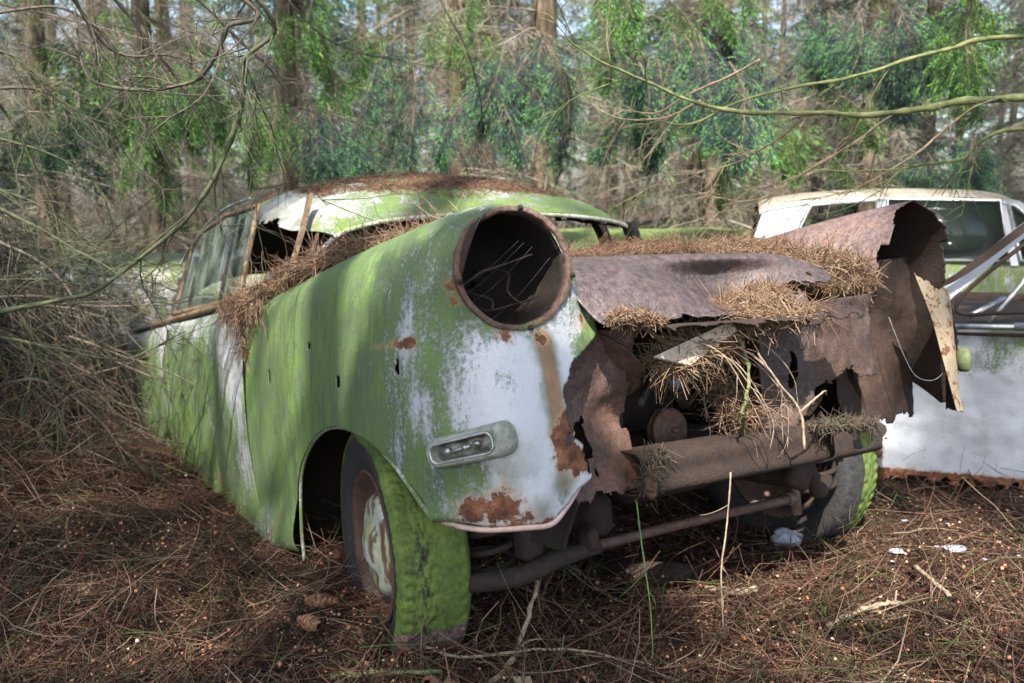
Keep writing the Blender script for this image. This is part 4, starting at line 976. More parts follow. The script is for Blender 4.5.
# ------------------------------------------------------------------ sticks one can point at
def twig(name, P, r0, r1, mat, label, cat='twig', branches=0, seed=0, group=None, car_frame=False, sides=6, rnd=.5):
    P = np.array(P, float)
    if car_frame: P = c2w(P)
    Q = cr(P, max(8, len(P) * 5)); g = np.random.default_rng(seed); Q += g.normal(size=Q.shape) * r0 * .25
    ge = Geo(); ge.tube(Q, np.linspace(r0, r1, len(Q)) * (1 + .15 * g.normal(size=len(Q))), sides, rnd)
    for b in range(branches):
        i = g.integers(len(Q) // 6, len(Q) - 2); d = (Q[i + 1] - Q[i]); d /= np.linalg.norm(d); d = d * .6 + g.normal(size=3) * .5
        L = np.linalg.norm(Q[-1] - Q[0]) * (.1 + .2 * g.random()); pl = polylines(1, Q[i][None], d[None], np.array([L]), 6, .5, .1, seed + b)[0]
        ge.tube(pl, np.linspace(r0 * .5, r1 * .4, 6), 5, rnd)
    o = ge.obj(name, M[mat] if isinstance(mat, str) else mat, None); tag(o, label, cat, group); return o
G_ = lambda x, y, z=0: (x, y, float(ground_h(x, y)) + z)
M['green'] = mat_plain('green_stem', (.05, .10, .02), (.11, .19, .04), 30, .6)
M['bark'] = mat_plain('pale_stick_bark', (.14, .10, .07), (.34, .27, .19), 60, .8)
M['mossbark'] = mat_plain('mossy_branch_bark', (.055, .075, .025), (.20, .21, .09), 25, .9)
twig('fallen_stick', [G_(-.06, 1.60, .012), G_(.00, 1.70, .02), G_(.045, 1.80, .09), G_(.06, 1.86, .15)], .007, .004, 'bark', 'stout forked stick leaning up beside the near tyre', 'stick', 1, 3)
twig('fallen_stick', [G_(.70, 1.86, .02), G_(.80, 1.93, .03), G_(.87, 1.95, .035), G_(.93, 1.98, .02)], .007, .005, 'bark', 'pale curved stick lying on the right front ground', 'stick', 1, 4)
twig('fallen_stick', [G_(1.03, 1.98, .03), G_(1.02, 2.05, .04), G_(1.03, 2.16, .03)], .006, .005, 'bark', 'short thick stick pointing away near the right edge', 'stick', 0, 5)
twig('fallen_stick', [G_(-.36, 1.64, .02), G_(-.25, 1.655, .025), G_(-.14, 1.665, .02)], .006, .005, 'mossbark', 'straight green stick lying before the near tyre', 'stick', 0, 6)
twig('fallen_stick', [G_(.47, 2.06, .02), G_(.55, 2.05, .02), G_(.60, 2.06, .03)], .008, .010, 'bark', 'tan stub of wood beside the rusty pipe on the ground', 'stick', 0, 7)
twig('fallen_stick', [G_(-.18, 1.74, .03), G_(-.1, 1.70, .03), G_(.1, 1.70, .035), G_(.28, 1.66, .02)], .004, .002, 'bark', 'long thin stick in front of the near tyre tread', 'stick', 2, 8)
twig('green_stem', [(-.36, .375, .29), (-.40, .40, .20), (-.43, .415, .10), (-.44, .425, .0)], .0020, .0014, 'green', 'bright green stem hanging straight down below the fender lip', 'stem', 2, 9, None, True)
twig('dry_stalk', [(-.42, .17, .32), (-.43, .20, .22), (-.44, .235, .13), (-.45, .25, .02)], .0022, .0016, 'bark', 'tall pale stem standing before the tie rod', 'stem', 3, 10, None, True)
twig('dead_twig', [(-.46, .11, .56), (-.47, .07, .50), (-.48, .02, .43), (-.48, .015, .35)], .0022, .003, 'bark', 'forked reddish twig dangling in front of the girder', 'twig', 0, 11, None, True)
twig('dead_twig', [(-.48, .02, .43), (-.49, -.02, .455), (-.48, -.06, .465), (-.45, -.10, .45)], .003, .0015, 'bark', 'reddish side twig arching right from the dangling fork', 'twig', 0, 12, None, True)
twig('green_stem', [(-.40, .105, .60), (-.42, .10, .53), (-.42, .115, .46), (-.40, .12, .42)], .005, .004, 'mossbark', 'thick green stem standing upright in the engine opening', 'stem', 2, 13, None, True)
for k in range(7):
    a0 = np.array([-.43 + .01 * k, .26 - .03 * k, .60 - .015 * (k % 3)]); g = np.random.default_rng(k + 60)
    twig('dead_twig', [a0, a0 + [-.03, -.04 - .02 * g.random(), -.03], a0 + [-.04, -.09 - .05 * g.random(), -.10 - .06 * g.random()], a0 + [-.02, -.12 - .06 * g.random(), -.18 - .06 * g.random()]], .0018, .001, 'bark', 'thin dry twig arching from the nest, ' + ['leftmost', 'second from left', 'third from left', 'middle one', 'third from right', 'second from right', 'rightmost'][k], 'twig', 1, 70 + k, 'dry twigs arching out of the nest', True)
for k in range(5):
    y = .46 + .02 * k; x = .62 - .03 * k
    twig('dead_twig', [(x, y, .83), (x - .05, y + .03, .87 - .005 * k), (x - .10 + .03 * k, y + .02, .90), (x - .12, y - .02, .93 - .02 * k)], .003, .0012, 'bark', 'bent twig sticking up under the roof edge, ' + ['leftmost', 'second from left', 'middle one', 'second from right', 'rightmost'][k], 'twig', 1, 90 + k, 'twigs sticking up by the windscreen', True)
g = Geo(); p = [G_(.22, 2.30, .0), G_(.47, 2.13, .02)]; g.tube(p, [.038, .036], 18, caps=False); g.tube([G_(.469, 2.131, .02), G_(.474, 2.128, .02)], [.040, .040], 18, caps=False); o = g.obj('exhaust_pipe', M['rust_dark'], None); thicken(o, .004); tag(o, 'dark rusty pipe stub lying on the ground below the tie rod', 'pipe')
# pale stone and scraps
def pebble(name, c, d, mat, label, cat, seed, group=None):
    nu, nv = 28, 16; u = np.linspace(0, 2 * math.pi, nu, endpoint=False); v = np.linspace(-.5 * math.pi, .5 * math.pi, nv)
    D = np.stack([np.cos(v)[:, None] * np.cos(u), np.cos(v)[:, None] * np.sin(u), np.sin(v)[:, None] + 0 * u], -1).reshape(-1, 3)
    P = D * (1 + .30 * fbm(D * 1.0, 1.4, seed, 4))[:, None] * np.array(d) + np.array(c)
    F = [(a * nu + b, a * nu + (b + 1) % nu, (a + 1) * nu + (b + 1) % nu, (a + 1) * nu + b) for a in range(nv - 1) for b in range(nu)]
    o = link(name, mesh_from(name, P, F, mats=[mat])); tag(o, label, cat, group); return o
st = mat_plain('pale_blue_stone', (.22, .24, .30), (.46, .49, .57), 22, .7, .6)
pebble('stone', G_(.80, 2.47, .012), (.045, .035, .026), st, 'pale bluish stone beside the far front wheel', 'stone', 3)
pebble('stone', G_(1.20, 2.30, .004), (.032, .022, .006), st, 'flat white flake near the right edge of the ground', 'flake', 4)
pebble('stone', G_(1.06, 2.34, .003), (.022, .016, .005), st, 'grey white flake left of the larger white flake', 'flake', 5)
pebble('stone', G_(1.06, 2.98, .003), (.035, .02, .006), st, 'small white scrap under the rusty sill of the right hand wreck', 'flake', 6)
g_ = np.random.default_rng(5)
for k in range(13):
    x = 1.0 + .42 * g_.random(); y = 2.08 + .5 * g_.random()
    pebble('stone_chip', G_(x, y, .004), (.004 + .007 * g_.random(), .004 + .005 * g_.random(), .003), st, 'tiny white chip scattered on the needles by the right edge', 'chip', 40 + k, 'tiny white chips on the litter')
# spruce cones: overlapping scales round a core
CM = mat_stick('cone_scales', [(0, (.10, .045, .025)), (.5, (.24, .12, .065)), (1, (.40, .24, .15))], .6)
def cone(loc, yaw, pitch, L, label, seed):
    g = np.random.default_rng(seed); ge = Geo(); prof = [(t * L, .0135 * math.sin(min(1, .12 + t * 1.02) * math.pi * .93) ** .7 + .001) for t in np.linspace(0, 1, 12)]
    ge.lathe(prof, 12, 'x', r=.1); nrow = 15
    for i in range(nrow):
        t = (i + .5) / nrow; r = np.interp(t * L, [p[0] for p in prof], [p[1] for p in prof])
        for j in range(9):
            a = 2 * math.pi * (j + .5 * (i % 2)) / 9; c, s = math.cos(a), math.sin(a); wd = r * .42 + .001; ln = L / nrow * 1.9
            def q(dx, dr, dw): rr = r + dr; return (t * L + dx, rr * c - dw * s, rr * s + dw * c)
            ge.add([q(-ln * .5, -.001, -wd), q(-ln * .5, -.001, wd), q(ln * .3, .0022, wd * .9), q(ln * .55, .0030, 0), q(ln * .3, .0022, -wd * .9), q(ln * .1, -.002, 0)], [(0, 1, 2, 3, 4), (4, 3, 5), (3, 2, 5)], g.random())
    o = ge.obj('spruce_cone', CM, None, smooth=False); o.location = loc; o.rotation_euler = (0, R(pitch), R(yaw)); tag(o, label, 'cone', 'spruce cones on the ground'); return o
cone(G_(-.475, 1.945, .034), -8, -4, .075, 'upper spruce cone left of the hubcap pointing left', 1)
cone(G_(-.415, 1.80, .036), 138, 6, .070, 'spruce cone lying aslant just below the upper one', 2)
cone(G_(-.125, 1.60, .036), -55, 10, .075, 'spruce cone at the bottom edge below the near tyre', 3)
cone(G_(-.165, 1.61, .030), 70, 30, .035, 'small broken cone beside the cone at the bottom edge', 4)
g = Geo(); P = np.array([G_(.0, 1.58, .05), G_(.035, 1.585, .045), G_(.05, 1.56, .012), G_(.03, 1.54, .01)]); g.add(np.concatenate([P, P - [0, -.003, .003]]), [(0, 1, 2, 3), (7, 6, 5, 4), (0, 4, 5, 1), (1, 5, 6, 2), (2, 6, 7, 3), (3, 7, 4, 0)]); o = g.obj('bark_flake', M['bark'], None, False); tag(o, 'tan bark flake at the bottom edge right of the tyre', 'bark')
# ------------------------------------------------------------------ the other wrecks
WP = mat_paint('grey_white_wreck_paint', (.40, .42, .46), .12, .06)
def wsurf(root, name, ctrl, nu, nv, mats, wear, keepf=None, flip=False, dent=.006, seed=1, th=.004, axis=1, parent=None):
    return surf(name, ctrl, nu, nv, mats, parent or root, flip, lambda V: np.stack([wear[0] + 0 * V[:, 0] + (wear[3] * ss(.35 - V[:, 2], -.2, .2) if len(wear) > 3 else 0), wear[1] + 0 * V[:, 0], wear[2] + 0 * V[:, 0]], 1), dent, seed, keepf, th, axis)
# white estate car behind on the right: local x along its side, y away from the camera, z up
est = empty('estate_car', (1.37, 5.2, 0), (0, 0, R(-14))); est.scale = (.93, .93, .96)
tag(est, 'white estate car with mossy roof edge and dusty side windows behind the torn fender', 'car')
wsurf(est, 'side_panel', [[(x, .02 * abs(x - 1), z) for x in np.linspace(-.75, 3.1, 14)] for z in (-.2, .15, .4, .58, .64)], 40, 120, [WP, M['rust_dark']], (.52, .10, .5), None, True)
wsurf(est, 'side_panel', [[(x, 1.45, z) for x in np.linspace(-.75, 3.1, 14)] for z in (-.2, .15, .4, .58, .64)], 30, 80, [WP, M['rust_dark']], (.3, .2, .4))
wsurf(est, 'bonnet', [[(x, y, .66 - .1 * (abs(y - .73) / .73) ** 4 - .10 * max(0, x - 2.6)) for y in (0, .3, .73, 1.15, 1.45)] for x in (1.95, 2.3, 2.7, 3.1)], 30, 40, [WP, M['rust_dark']], (.55, .1, .4), axis=2)
rr_ = [(.06, .955), (.12, .985), (.35, 1.02), (.75, 1.045), (1.1, 1.05), (1.4, 1.035), (1.52, 1.0)]
er = wsurf(est, 'roof', [[(x, .06 + y, z + d) for y, d in ((0, -.045), (.02, -.02), (.12, 0), (.68, .015), (1.24, 0), (1.34, -.02), (1.36, -.045))] for x, z in rr_], 80, 60, [mat_paint('estate_roof_paint', (.33, .35, .35), -.10, .16), M['rust_dark']], (.4, .2, .5), axis=2)
g = Geo(); g.tube([(x, .05, z - .050) for x, z in rr_], .008, 6); g.obj('drip_rail', M['paint_white'], er)
def quad_plate(root, name, pts, mat, t=.03, parent=None):
    P = np.array(pts, float); g = Geo(); Q = np.concatenate([P, P + [0, t, 0]]); n = len(P)
    g.add(Q, [tuple(range(n)), tuple(range(2 * n - 1, n - 1, -1))] + [(i, n + i, n + (i + 1) % n, (i + 1) % n) for i in range(n)]); return g.obj(name, mat, parent or root, False)
EP = mat_paint('white_pillar_paint', (.38, .40, .45), -.1, .02)
quad_plate(est, 'pillar', [(-.01, .01, .62), (.20, .01, .62), (.36, .05, .965), (.09, .05, .94)], EP)
quad_plate(est, 'pillar', [(.74, .0, .62), (.80, .0, .62), (.80, .05, 1.0), (.75, .05, 1.0)], EP)
quad_plate(est, 'pillar', [(1.50, .0, .62), (1.54, .0, .62), (1.46, .05, .985), (1.42, .05, .985)], EP)
quad_plate(est, 'pillar', [(1.93, .0, .62), (2.0, .0, .62), (1.53, .05, .985), (1.46, .05, .985)], EP)
for x0, x1 in ((.0, .3), (.7, .8), (1.8, 2.0)): quad_plate(est, 'pillar', [(x0, 1.42, .62), (x1, 1.42, .62), (min(x1, 1.5), 1.38, .97), (min(x0 + .1, 1.45), 1.38, .97)], M['rust_dark'])
wfr = Geo()
for pl in ([(.23, -.004, .645), (.73, -.004, .645), (.74, .04, .985), (.37, .04, .960), (.23, -.004, .645)], [(.81, -.004, .645), (1.49, -.004, .645), (1.42, .04, .985), (.81, .04, .995), (.81, -.004, .645)], [(1.55, -.004, .645), (1.88, -.004, .645), (1.50, .04, .96), (1.47, .04, .965), (1.55, -.004, .645)]):
    wfr.tube(pl, .010, 6, caps=False)
wfo = wfr.obj('window_frame', M['chrome'], est)
def gpane(pts, par):
    me = mesh_from('window_pane', pts, [(0, 1, 2, 3)], mats=[M['glass2']]); o = link('window_pane', me, par); thicken(o, .004)
N = NT('dark_window_glass'); N.set((.02, .028, .026), .08); t_ = N.n('ShaderNodeBsdfTransparent'); t_.inputs[0].default_value = (.55, .62, .58, 1); m_ = N.n('ShaderNodeMixShader'); m_.inputs[0].default_value = .45
N.l(N.b.outputs[0], m_.inputs[1]); N.l(t_.outputs[0], m_.inputs[2]); N.l(m_.outputs[0], N.out.inputs[0]); M['glass2'] = N.m
gpane([(.81, .0, .645), (1.49, .0, .645), (1.42, .042, .985), (.81, .042, .995)], wfo); gpane([(1.55, .0, .645), (1.88, .0, .645), (1.50, .042, .96), (1.47, .042, .965)], wfo)
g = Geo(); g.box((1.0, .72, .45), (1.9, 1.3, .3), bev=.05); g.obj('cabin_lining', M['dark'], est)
for x in (.15, 2.75):
    for y in (.08, 1.35):
        g = Geo(); g.lathe([(-.08, .15), (-.08, .27), (-.05, .30), (.05, .30), (.08, .27), (.08, .15)], 32, c=(x, y, .12)); g.lathe([(-.07, .15), (-.06, .02)], 32, c=(x, y, .12)); g.obj('wheel', M['dark'], est)

# white wreck nearer on the right: front fender and door, rusted sill
wk = empty('white_wreck', (1.235, 2.96, 0), (0, 0, R(-17)))
tag(wk, 'chalky white car body with ragged rusty sill and bare windscreen pillar at the right edge', 'car')
def wk_keep(V):
    n = fbm(V, 22, 61, 4); return (V[:, 2] > -.005 + .030 * n) & (V[:, 0] > -.06 + .02 * n)
def wk_wear(V):
    x, y, z = V.T; n = fbm(V, 30, 3, 3)
    return np.stack([np.clip(.10 + .55 * blobs(V, [(.38, .0, .46, .12, 1), (.16, 0, .50, .08, .6), (.05, 0, .45, .05, .7)]), 0, 1), np.clip(1.0 * (1 - ss(z, .012, .045)) + blobs(V, [(.0, 0, .08, .05, .8)]) + blobs(V, [(.22, 0, .535, .03, .5)]), 0, 1.2), .12 + .4 * ss(z, .38, .52)], 1)
surf('side_panel', [[(x, .02 + .03 * (x - .4) ** 2, z) for x in np.linspace(-.12, 1.0, 8)] if k < 4 else [(x, .05 + .03 * (x - .4) ** 2, z) for x in np.linspace(-.12, 1.0, 8)] for k, z in enumerate((-.02, .12, .28, .42, .53))], 110, 160, [M['paint_white'], M['rust_dark']], wk, True, wk_wear, .014, 4, wk_keep, .004, 1)
surf('side_panel', [[(x, .02 + .03 * (x - .4) ** 2 + .01, z) for x in np.linspace(1.02, 2.5, 8)] for z in (-.02, .12, .28, .42, .53)], 50, 90, [M['paint_white'], M['rust_dark']], wk, True, wk_wear, .01, 5, wk_keep, .004, 1)
surf('bonnet', [[(x, y, .55 + .05 * math.sin(min(1, (y - .05) / .6) * 1.5)) for y in (.05, .25, .6, 1.0, 1.3)] for x in (-.10, .05, .12)], 20, 40, [M['paint_white'], M['rust_dark']], wk, False, wk_wear, .01, 5, None, .004)
g = Geo(); g.tube([(.10, .005, .525), (.45, .0, .535), (1.0, .02, .54)], .010, 8); g.tube([(.40, -.008, .536), (.50, -.008, .538)], .014, 8); g.obj('chrome_strip', M['chrome'], wk)
g = Geo(); g.tube([(.16, .0, .505), (.6, .0, .51), (1.0, .02, .515)], .006, 6); g.obj('shut_line', M['rust_dark'], wk)
strip('pillar', cr(np.array([(.12, .06, .55), (.24, .08, .66), (.42, .12, .83), (.60, .16, .96)]), 16), [.055] * 4 + [.042] * 12, .03, M['paint_white'], wk)
g = Geo(); g.tube(cr(np.array([(.60, .12, .94), (.40, .085, .77), (.27, .06, .645), (.235, .05, .585), (.27, .05, .565), (.40, .05, .575), (.8, .06, .60)]), 40), .007, 6); g.obj('window_seal', M['rust_dark'], wk)
strip('pillar', cr(np.array([(.17, .02, .655), (.24, .03, .70), (.36, .05, .80), (.50, .08, .92)]), 12), [.006, .014, .02, .02, .022, .024, .026, .026, .026, .026, .026, .026], .008, M['rust_dark'], wk)
strip('pillar', [(1.7, .05, .54), (1.6, .12, .96)], .06, .03, M['paint_white'], wk)
for y in (1.25,): strip('pillar', [(1.7, y, .54), (1.6, y - .05, .96)], .06, .03, M['paint_white'], wk)
surf('side_panel', [[(x, 1.30, z) for x in (-.1, .8, 1.6, 2.5)] for z in (0, .2, .53)], 20, 40, [M['paint_white'], M['rust_dark']], wk, False, wk_wear, .01, 5, None, .004, 1)
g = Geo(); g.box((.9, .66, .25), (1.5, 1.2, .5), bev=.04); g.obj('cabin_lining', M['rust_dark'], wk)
g = Geo(); g.tube([(.35, .12, .53), (.46, .2, .66), (.5, .2, .78)], .008, 6); g.tube([(.30, .15, .55), (.43, .3, .60)], .010, 6); g.obj('door_mechanism', M['chrome'], wk)
surf('fender_flap', [[(-.10 - .02 * k, .0, .16 - .05 * k), (-.05, -.03, .14 - .05 * k), (.0, .015, .12 - .05 * k)] for k in range(4)], 30, 20, [M['rust'], M['rust_dark']], wk, False, None, .01, 3, None, .004, 1)

def old_car(loc, yaw, paint, label, cabin=True, L=3.9, h=.62, pitch=0, wear=(.5, .2, .4)):
    """whole simple saloon: x along it (nose at +x)"""
    c = empty('car_wreck', loc, (0, R(pitch), R(yaw))); tag(c, label, 'car', 'overgrown wrecks between the trees')
    xs = np.linspace(0, L, 12); prof = []
    for x in xs:
        e = min(x, L - x); t = ss(np.array(e), -.1, .5); top = h * (.80 + .20 * float(t)); w = .76 * (.80 + .20 * float(t))
        prof.append([(x, -w, 0), (x, -w - .02, .25), (x, -w, top - .18), (x, -w * .86, top - .04), (x, -w * .45, top + .01), (x, 0, top + .03), (x, w * .45, top + .01), (x, w * .86, top - .04), (x, w, top - .18), (x, w + .02, .25), (x, w, 0)])
    surf('body', prof, 90, 90, [paint, M['rust_dark']], c, False, lambda V: np.stack([wear[0] + .3 * ss(V[:, 2], h - .1, h), wear[1] + 0 * V[:, 0], wear[2] + 0 * V[:, 0]], 1), .012, int(L * 10), None, .004, 2)
    for x in (0, L): quad_plate(c, 'end_panel', [(x, -.60, .02), (x, .60, .02), (x, .58, h * .78), (x, -.58, h * .78)], paint, .0 if False else .01)
    for y in (-.42, .42):
        g = Geo(); g.lathe([(.0, .085), (.02, .08), (.03, .05), (.03, .01)], 24, 'x', (L - .02, y, h - .22)); g.obj('headlight', M['lens_dirty'], c)
    for x in (.75, L - .75):
        for s in (-1, 1):
            g = Geo(); g.lathe([(-.07, .12), (-.08, .24), (-.05, .28), (.05, .28), (.08, .24), (.07, .12), (.06, .02)], 28, c=(x, s * .74, .14)); g.obj('wheel', M['dark'], c)
    if cabin:
        x0, x1 = L * .20, L * .62
        rf = surf('roof', [[(x, y, h + .42 + .05 * (1 - (y / .6) ** 2) - .06 * ((x - (x0 + x1) / 2) / (x1 - x0) * 2) ** 2 - .06 * (abs(y) > .55)) for y in (-.6, -.54, -.25, 0, .25, .54, .6)] for x in np.linspace(x0 + .2, x1 - .25, 5)], 40, 40, [paint, M['rust_dark']], c, False, lambda V: np.stack([wear[0] + .3 + 0 * V[:, 0], wear[1] + 0 * V[:, 0], .4 + 0 * V[:, 0]], 1), .01, 3, None, .01)
        for s in (-1, 1):
            for xa, xb in ((x0 - .1, x0 + .25), ((x0 + x1) / 2, (x0 + x1) / 2), (x1 + .15, x1 - .28)): strip('pillar', [(xa, s * .70, h - .05), (xb, s * .575, h + .40)], .07, .03, paint, c)
            y = s * .64
            for xa, xb, xc, xd in ((x0 + .02, (x0 + x1) / 2 - .04, (x0 + x1) / 2 - .04, x0 + .27), ((x0 + x1) / 2 + .04, x1 + .1, x1 - .28, (x0 + x1) / 2 + .04)):
                o = link('window_pane', mesh_from('window_pane', [(xa, s * .69, h - .03), (xb, s * .69, h - .03), (xc, s * .59, h + .37), (xd, s * .59, h + .37)], [(0, 1, 2, 3)], mats=[M['glass2']]), c); thicken(o, .004)
    return c
old_car((2.35, 7.3, 0), 172, mat_paint('thick_moss_paint', (.35, .38, .30), .75, 0), 'low moss covered bonnet showing between the two larger wrecks', False, 3.6, .70)
old_car((-4.6, 7.2, -.12), -8, mat_paint('pale_wreck_paint', (.60, .60, .62), .05, .05), 'pale car body half hidden behind the branches left of the green wreck', False, 3.4, .64)
old_car((-6.6, 6.6, 0), 10, mat_paint('blue_wreck_paint', (.10, .24, .42), .1, .1), 'pale blue car glimpsed behind the brushwood at the left edge', True, 3.6, .55)
def w3(px, py, Y): f = 890.; v = (py - 341.5) / f; c, s = math.cos(R(8.72)), math.sin(R(8.72)); k = Y / (c - s * v); return np.array([(px - 512) / f * k, Y, .923 + k * (-s - c * v)])
# ------------------------------------------------------------------ spruce forest
N = NT('spruce_bark'); a_ = N.noise(1, 8, .65, N.coords((14, 14, 4))); b_ = N.noise(1.3, 4, .5, N.coords())
bc = N.ramp(a_, [(.34, (.040, .030, .022)), (.5, (.105, .078, .058)), (.66, (.20, .16, .125))]); bc = N.mix(N.math('MULTIPLY', smooth_step(N, b_, .45, .6), .5), bc, (.085, .105, .045))
M['spruce_bark'] = N.set(bc, .95, N.bump(a_, .8, .03), spec=.1)
def leaf_mat(name, stops, trans=.5):
    N = NT(name); c = N.ramp(N.attr('rnd'), stops); N.set(c, .6, spec=.25)
    t = N.n('ShaderNodeBsdfTranslucent'); N.l(c, t.inputs[0]); m = N.n('ShaderNodeMixShader'); m.inputs[0].default_value = trans
    N.l(N.b.outputs[0], m.inputs[1]); N.l(t.outputs[0], m.inputs[2]); N.l(m.outputs[0], N.out.inputs[0]); return N.m
M['needles_blue'] = leaf_mat('blue_green_spruce_needles', [(0, (.040, .075, .085)), (.45, (.085, .135, .150)), (.66, (.10, .18, .14)), (.74, (.16, .42, .14)), (1, (.30, .60, .22))])
M['needles_green'] = leaf_mat('green_spruce_needles', [(0, (.035, .080, .040)), (.45, (.075, .150, .060)), (.66, (.11, .25, .07)), (.74, (.22, .48, .10)), (1, (.38, .66, .18))])
M['dead_twigs'] = mat_stick('pale_dead_spruce_twigs', [(0, (.13, .11, .09)), (.5, (.27, .235, .19)), (.85, (.40, .355, .29)), (1, (.18, .21, .12))])

def bough_arrays(seed, L=.9, nside=26, ntw=5, nneed=36, droop=.8, nl=.017, nw=.0028, width=.42):
    """live bough: stem along +x that hangs over, side shoots, needles; returns stem tubes and needle triangles"""
    g = np.random.default_rng(seed); K = 12
    st = polylines(1, np.zeros((1, 3)), np.array([[1., 0, .12]]), np.array([L]), K, .18, droop, seed)[0]
    tt = np.linspace(.10, .99, nside); A = []; D = []; Ls = []; mid = cr(st, 100)
    for t in tt:
        p = mid[int(t * 99)]; d0 = mid[min(99, int(t * 99) + 1)] - mid[max(0, int(t * 99) - 1)]; d0 /= np.linalg.norm(d0)
        for s in (-1, 1):
            side = np.array([-d0[1], d0[0], 0]) * s + g.normal(size=3) * .18
            d = d0 * .65 + side * .75 + np.array([0, 0, -.15]); A.append(p); D.append(d); Ls.append(width * L * (1 - t * .72) * (.6 + .6 * g.random()) * min(1, .4 + t * 2.2))
    A = np.array(A); D = np.array(D); Ls = np.array(Ls); n = len(A)
    S1 = polylines(n, A, D, Ls, 7, .35, .75, seed + 1)
    # second order shoots
    ks = g.integers(1, 7, size=(n, ntw)); P2 = S1[np.arange(n)[:, None], np.minimum(ks, 6)].reshape(-1, 3)
    d1 = (S1[:, -1] - S1[:, 0]); d1 /= np.linalg.norm(d1, axis=1, keepdims=True); d2 = np.repeat(d1, ntw, 0) * .8 + g.normal(size=(n * ntw, 3)) * .55; d2[:, 2] -= .25
    L2 = np.repeat(Ls, ntw) * (.25 + .35 * g.random(n * ntw)) + .02
    S2 = polylines(n * ntw, P2, d2, L2, 5, .4, .5, seed + 2)
    def needles(S, m, fresh):
        n_, K_, _ = S.shape; t = (np.arange(m) + g.random((n_, m))) / m; f = t * (K_ - 1); i = np.minimum(f.astype(int), K_ - 2); fr = (f - i)[..., None]
        idx = np.arange(n_)[:, None]; p = S[idx, i] * (1 - fr) + S[idx, i + 1] * fr; d = S[idx, i + 1] - S[idx, i]; d /= np.linalg.norm(d, axis=2, keepdims=True) + 1e-9
        r = g.normal(size=p.shape); r -= (r * d).sum(2, keepdims=True) * d; r /= np.linalg.norm(r, axis=2, keepdims=True) + 1e-9
        e = d * .75 + r * .66; w = np.cross(e, r + .3); w /= np.linalg.norm(w, axis=2, keepdims=True) + 1e-9; ln = nl * (.8 + .4 * g.random((n_, m, 1)))
        V = np.stack([p - w * nw, p + w * nw, p + e * ln], 2).reshape(-1, 3)
        c = .1 + .5 * g.random((n_, m)); c = np.where(t > .57, fresh[:, None] * (.72 + .28 * g.random((n_, m))) + (1 - fresh[:, None]) * c, c); return V, np.repeat(c.ravel(), 3)
    out = (g.random(n) < .75).astype(float); out2 = (g.random(n * ntw) < .55).astype(float)
    V1, c1 = needles(S1, nneed, out); V2, c2 = needles(S2, nneed // 2 + 2, out2); V3, c3 = needles(st[None], nneed * 2, np.array([1.]))
    NV = np.concatenate([V1, V2, V3]); NC_ = np.concatenate([c1, c2, c3])
    tv, tf = tubes(S1, np.linspace(.0028, .0010, 7)[None].repeat(n, 0), 3); mv, mf = tubes(st[None], np.linspace(.008, .002, K)[None], 5)
    return (np.concatenate([tv, mv]), np.concatenate([tf, mf + len(tv)])), (NV, NC_)
def bough_mesh(name, seed, mat, **k):
    (tv, tf), (nv, nc) = bough_arrays(seed, **k)
    q = np.concatenate([tf[:, [0, 1, 2]], tf[:, [0, 2, 3]]]); T = np.arange(len(nv)).reshape(-1, 3) + len(tv)
    F = np.concatenate([q, T]); me = mesh_from(name, np.concatenate([tv, nv]), F, rnd=np.concatenate([np.full(len(tv), .3), nc]), smooth=False, mats=[M['spruce_bark'], mat])
    mi = np.ones(len(F), np.int32); mi[:len(q)] = 0; me.polygons.foreach_set('material_index', mi); return me
BB = [bough_mesh('bough', 100 + k, M['needles_blue'], L=.62 + .06 * k, nside=30, nneed=46, droop=1.35, width=.62) for k in range(4)]
BG = [bough_mesh('bough', 120 + k, M['needles_green'], L=.66 + .06 * k, nside=28, nneed=40, droop=1.0, width=.55) for k in range(4)]

def merged_crown(seed, z0, z1, nb, Lr, mats, need=14, nside=12, ntw=2, nl=.03, nw=.006, taper=True, at=None):
    """a crown as one mesh: many boughs round the trunk, coarser needles"""
    g = np.random.default_rng(seed); TV = []; TF = []; NV = []; NC_ = []; k0 = 0; pro = []
    for s in range(4): pro.append(bough_arrays(seed * 10 + s, 1.0, nside, ntw, need, .7, nl, nw))
    for b in range(nb):
        (tv, tf), (nv, nc) = pro[g.integers(4)]; t = (b + g.random()) / nb; z = z0 + (z1 - z0) * t; L = Lr[0] + (Lr[1] - Lr[0]) * g.random(); L *= (1 - .75 * t) if taper else 1
        a = g.random() * 6.283; c, s = math.cos(a), math.sin(a); Rm = np.array([[c, -s, 0], [s, c, 0], [0, 0, 1]]) * L
        off = np.array([c * .08, s * .08, z])
        if at is not None and any(lit_hit(at + off + np.array([c, s, -.12]) * L * f) for f in (.2, .5, .8, 1.0)): continue
        TV.append(tv @ Rm.T + off); NV.append(nv @ Rm.T + off); TF.append(tf + k0); k0 += len(tv); NC_.append(np.clip(nc * (.75 + .4 * g.random()), 0, 1))
    TV = np.concatenate(TV); TF = np.concatenate(TF); NV = np.concatenate(NV); NC_ = np.concatenate(NC_)
    q = np.concatenate([TF[:, [0, 1, 2]], TF[:, [0, 2, 3]]]); F = np.concatenate([q, np.arange(len(NV)).reshape(-1, 3) + len(TV)])
    me = mesh_from('crown', np.concatenate([TV, NV]), F, rnd=np.concatenate([np.full(len(TV), .3), NC_]), smooth=False, mats=mats)
    mi = np.ones(len(F), np.int32); mi[:len(q)] = 0; me.polygons.foreach_set('material_index', mi); return me
SUNV = np.array(TO_SUN)
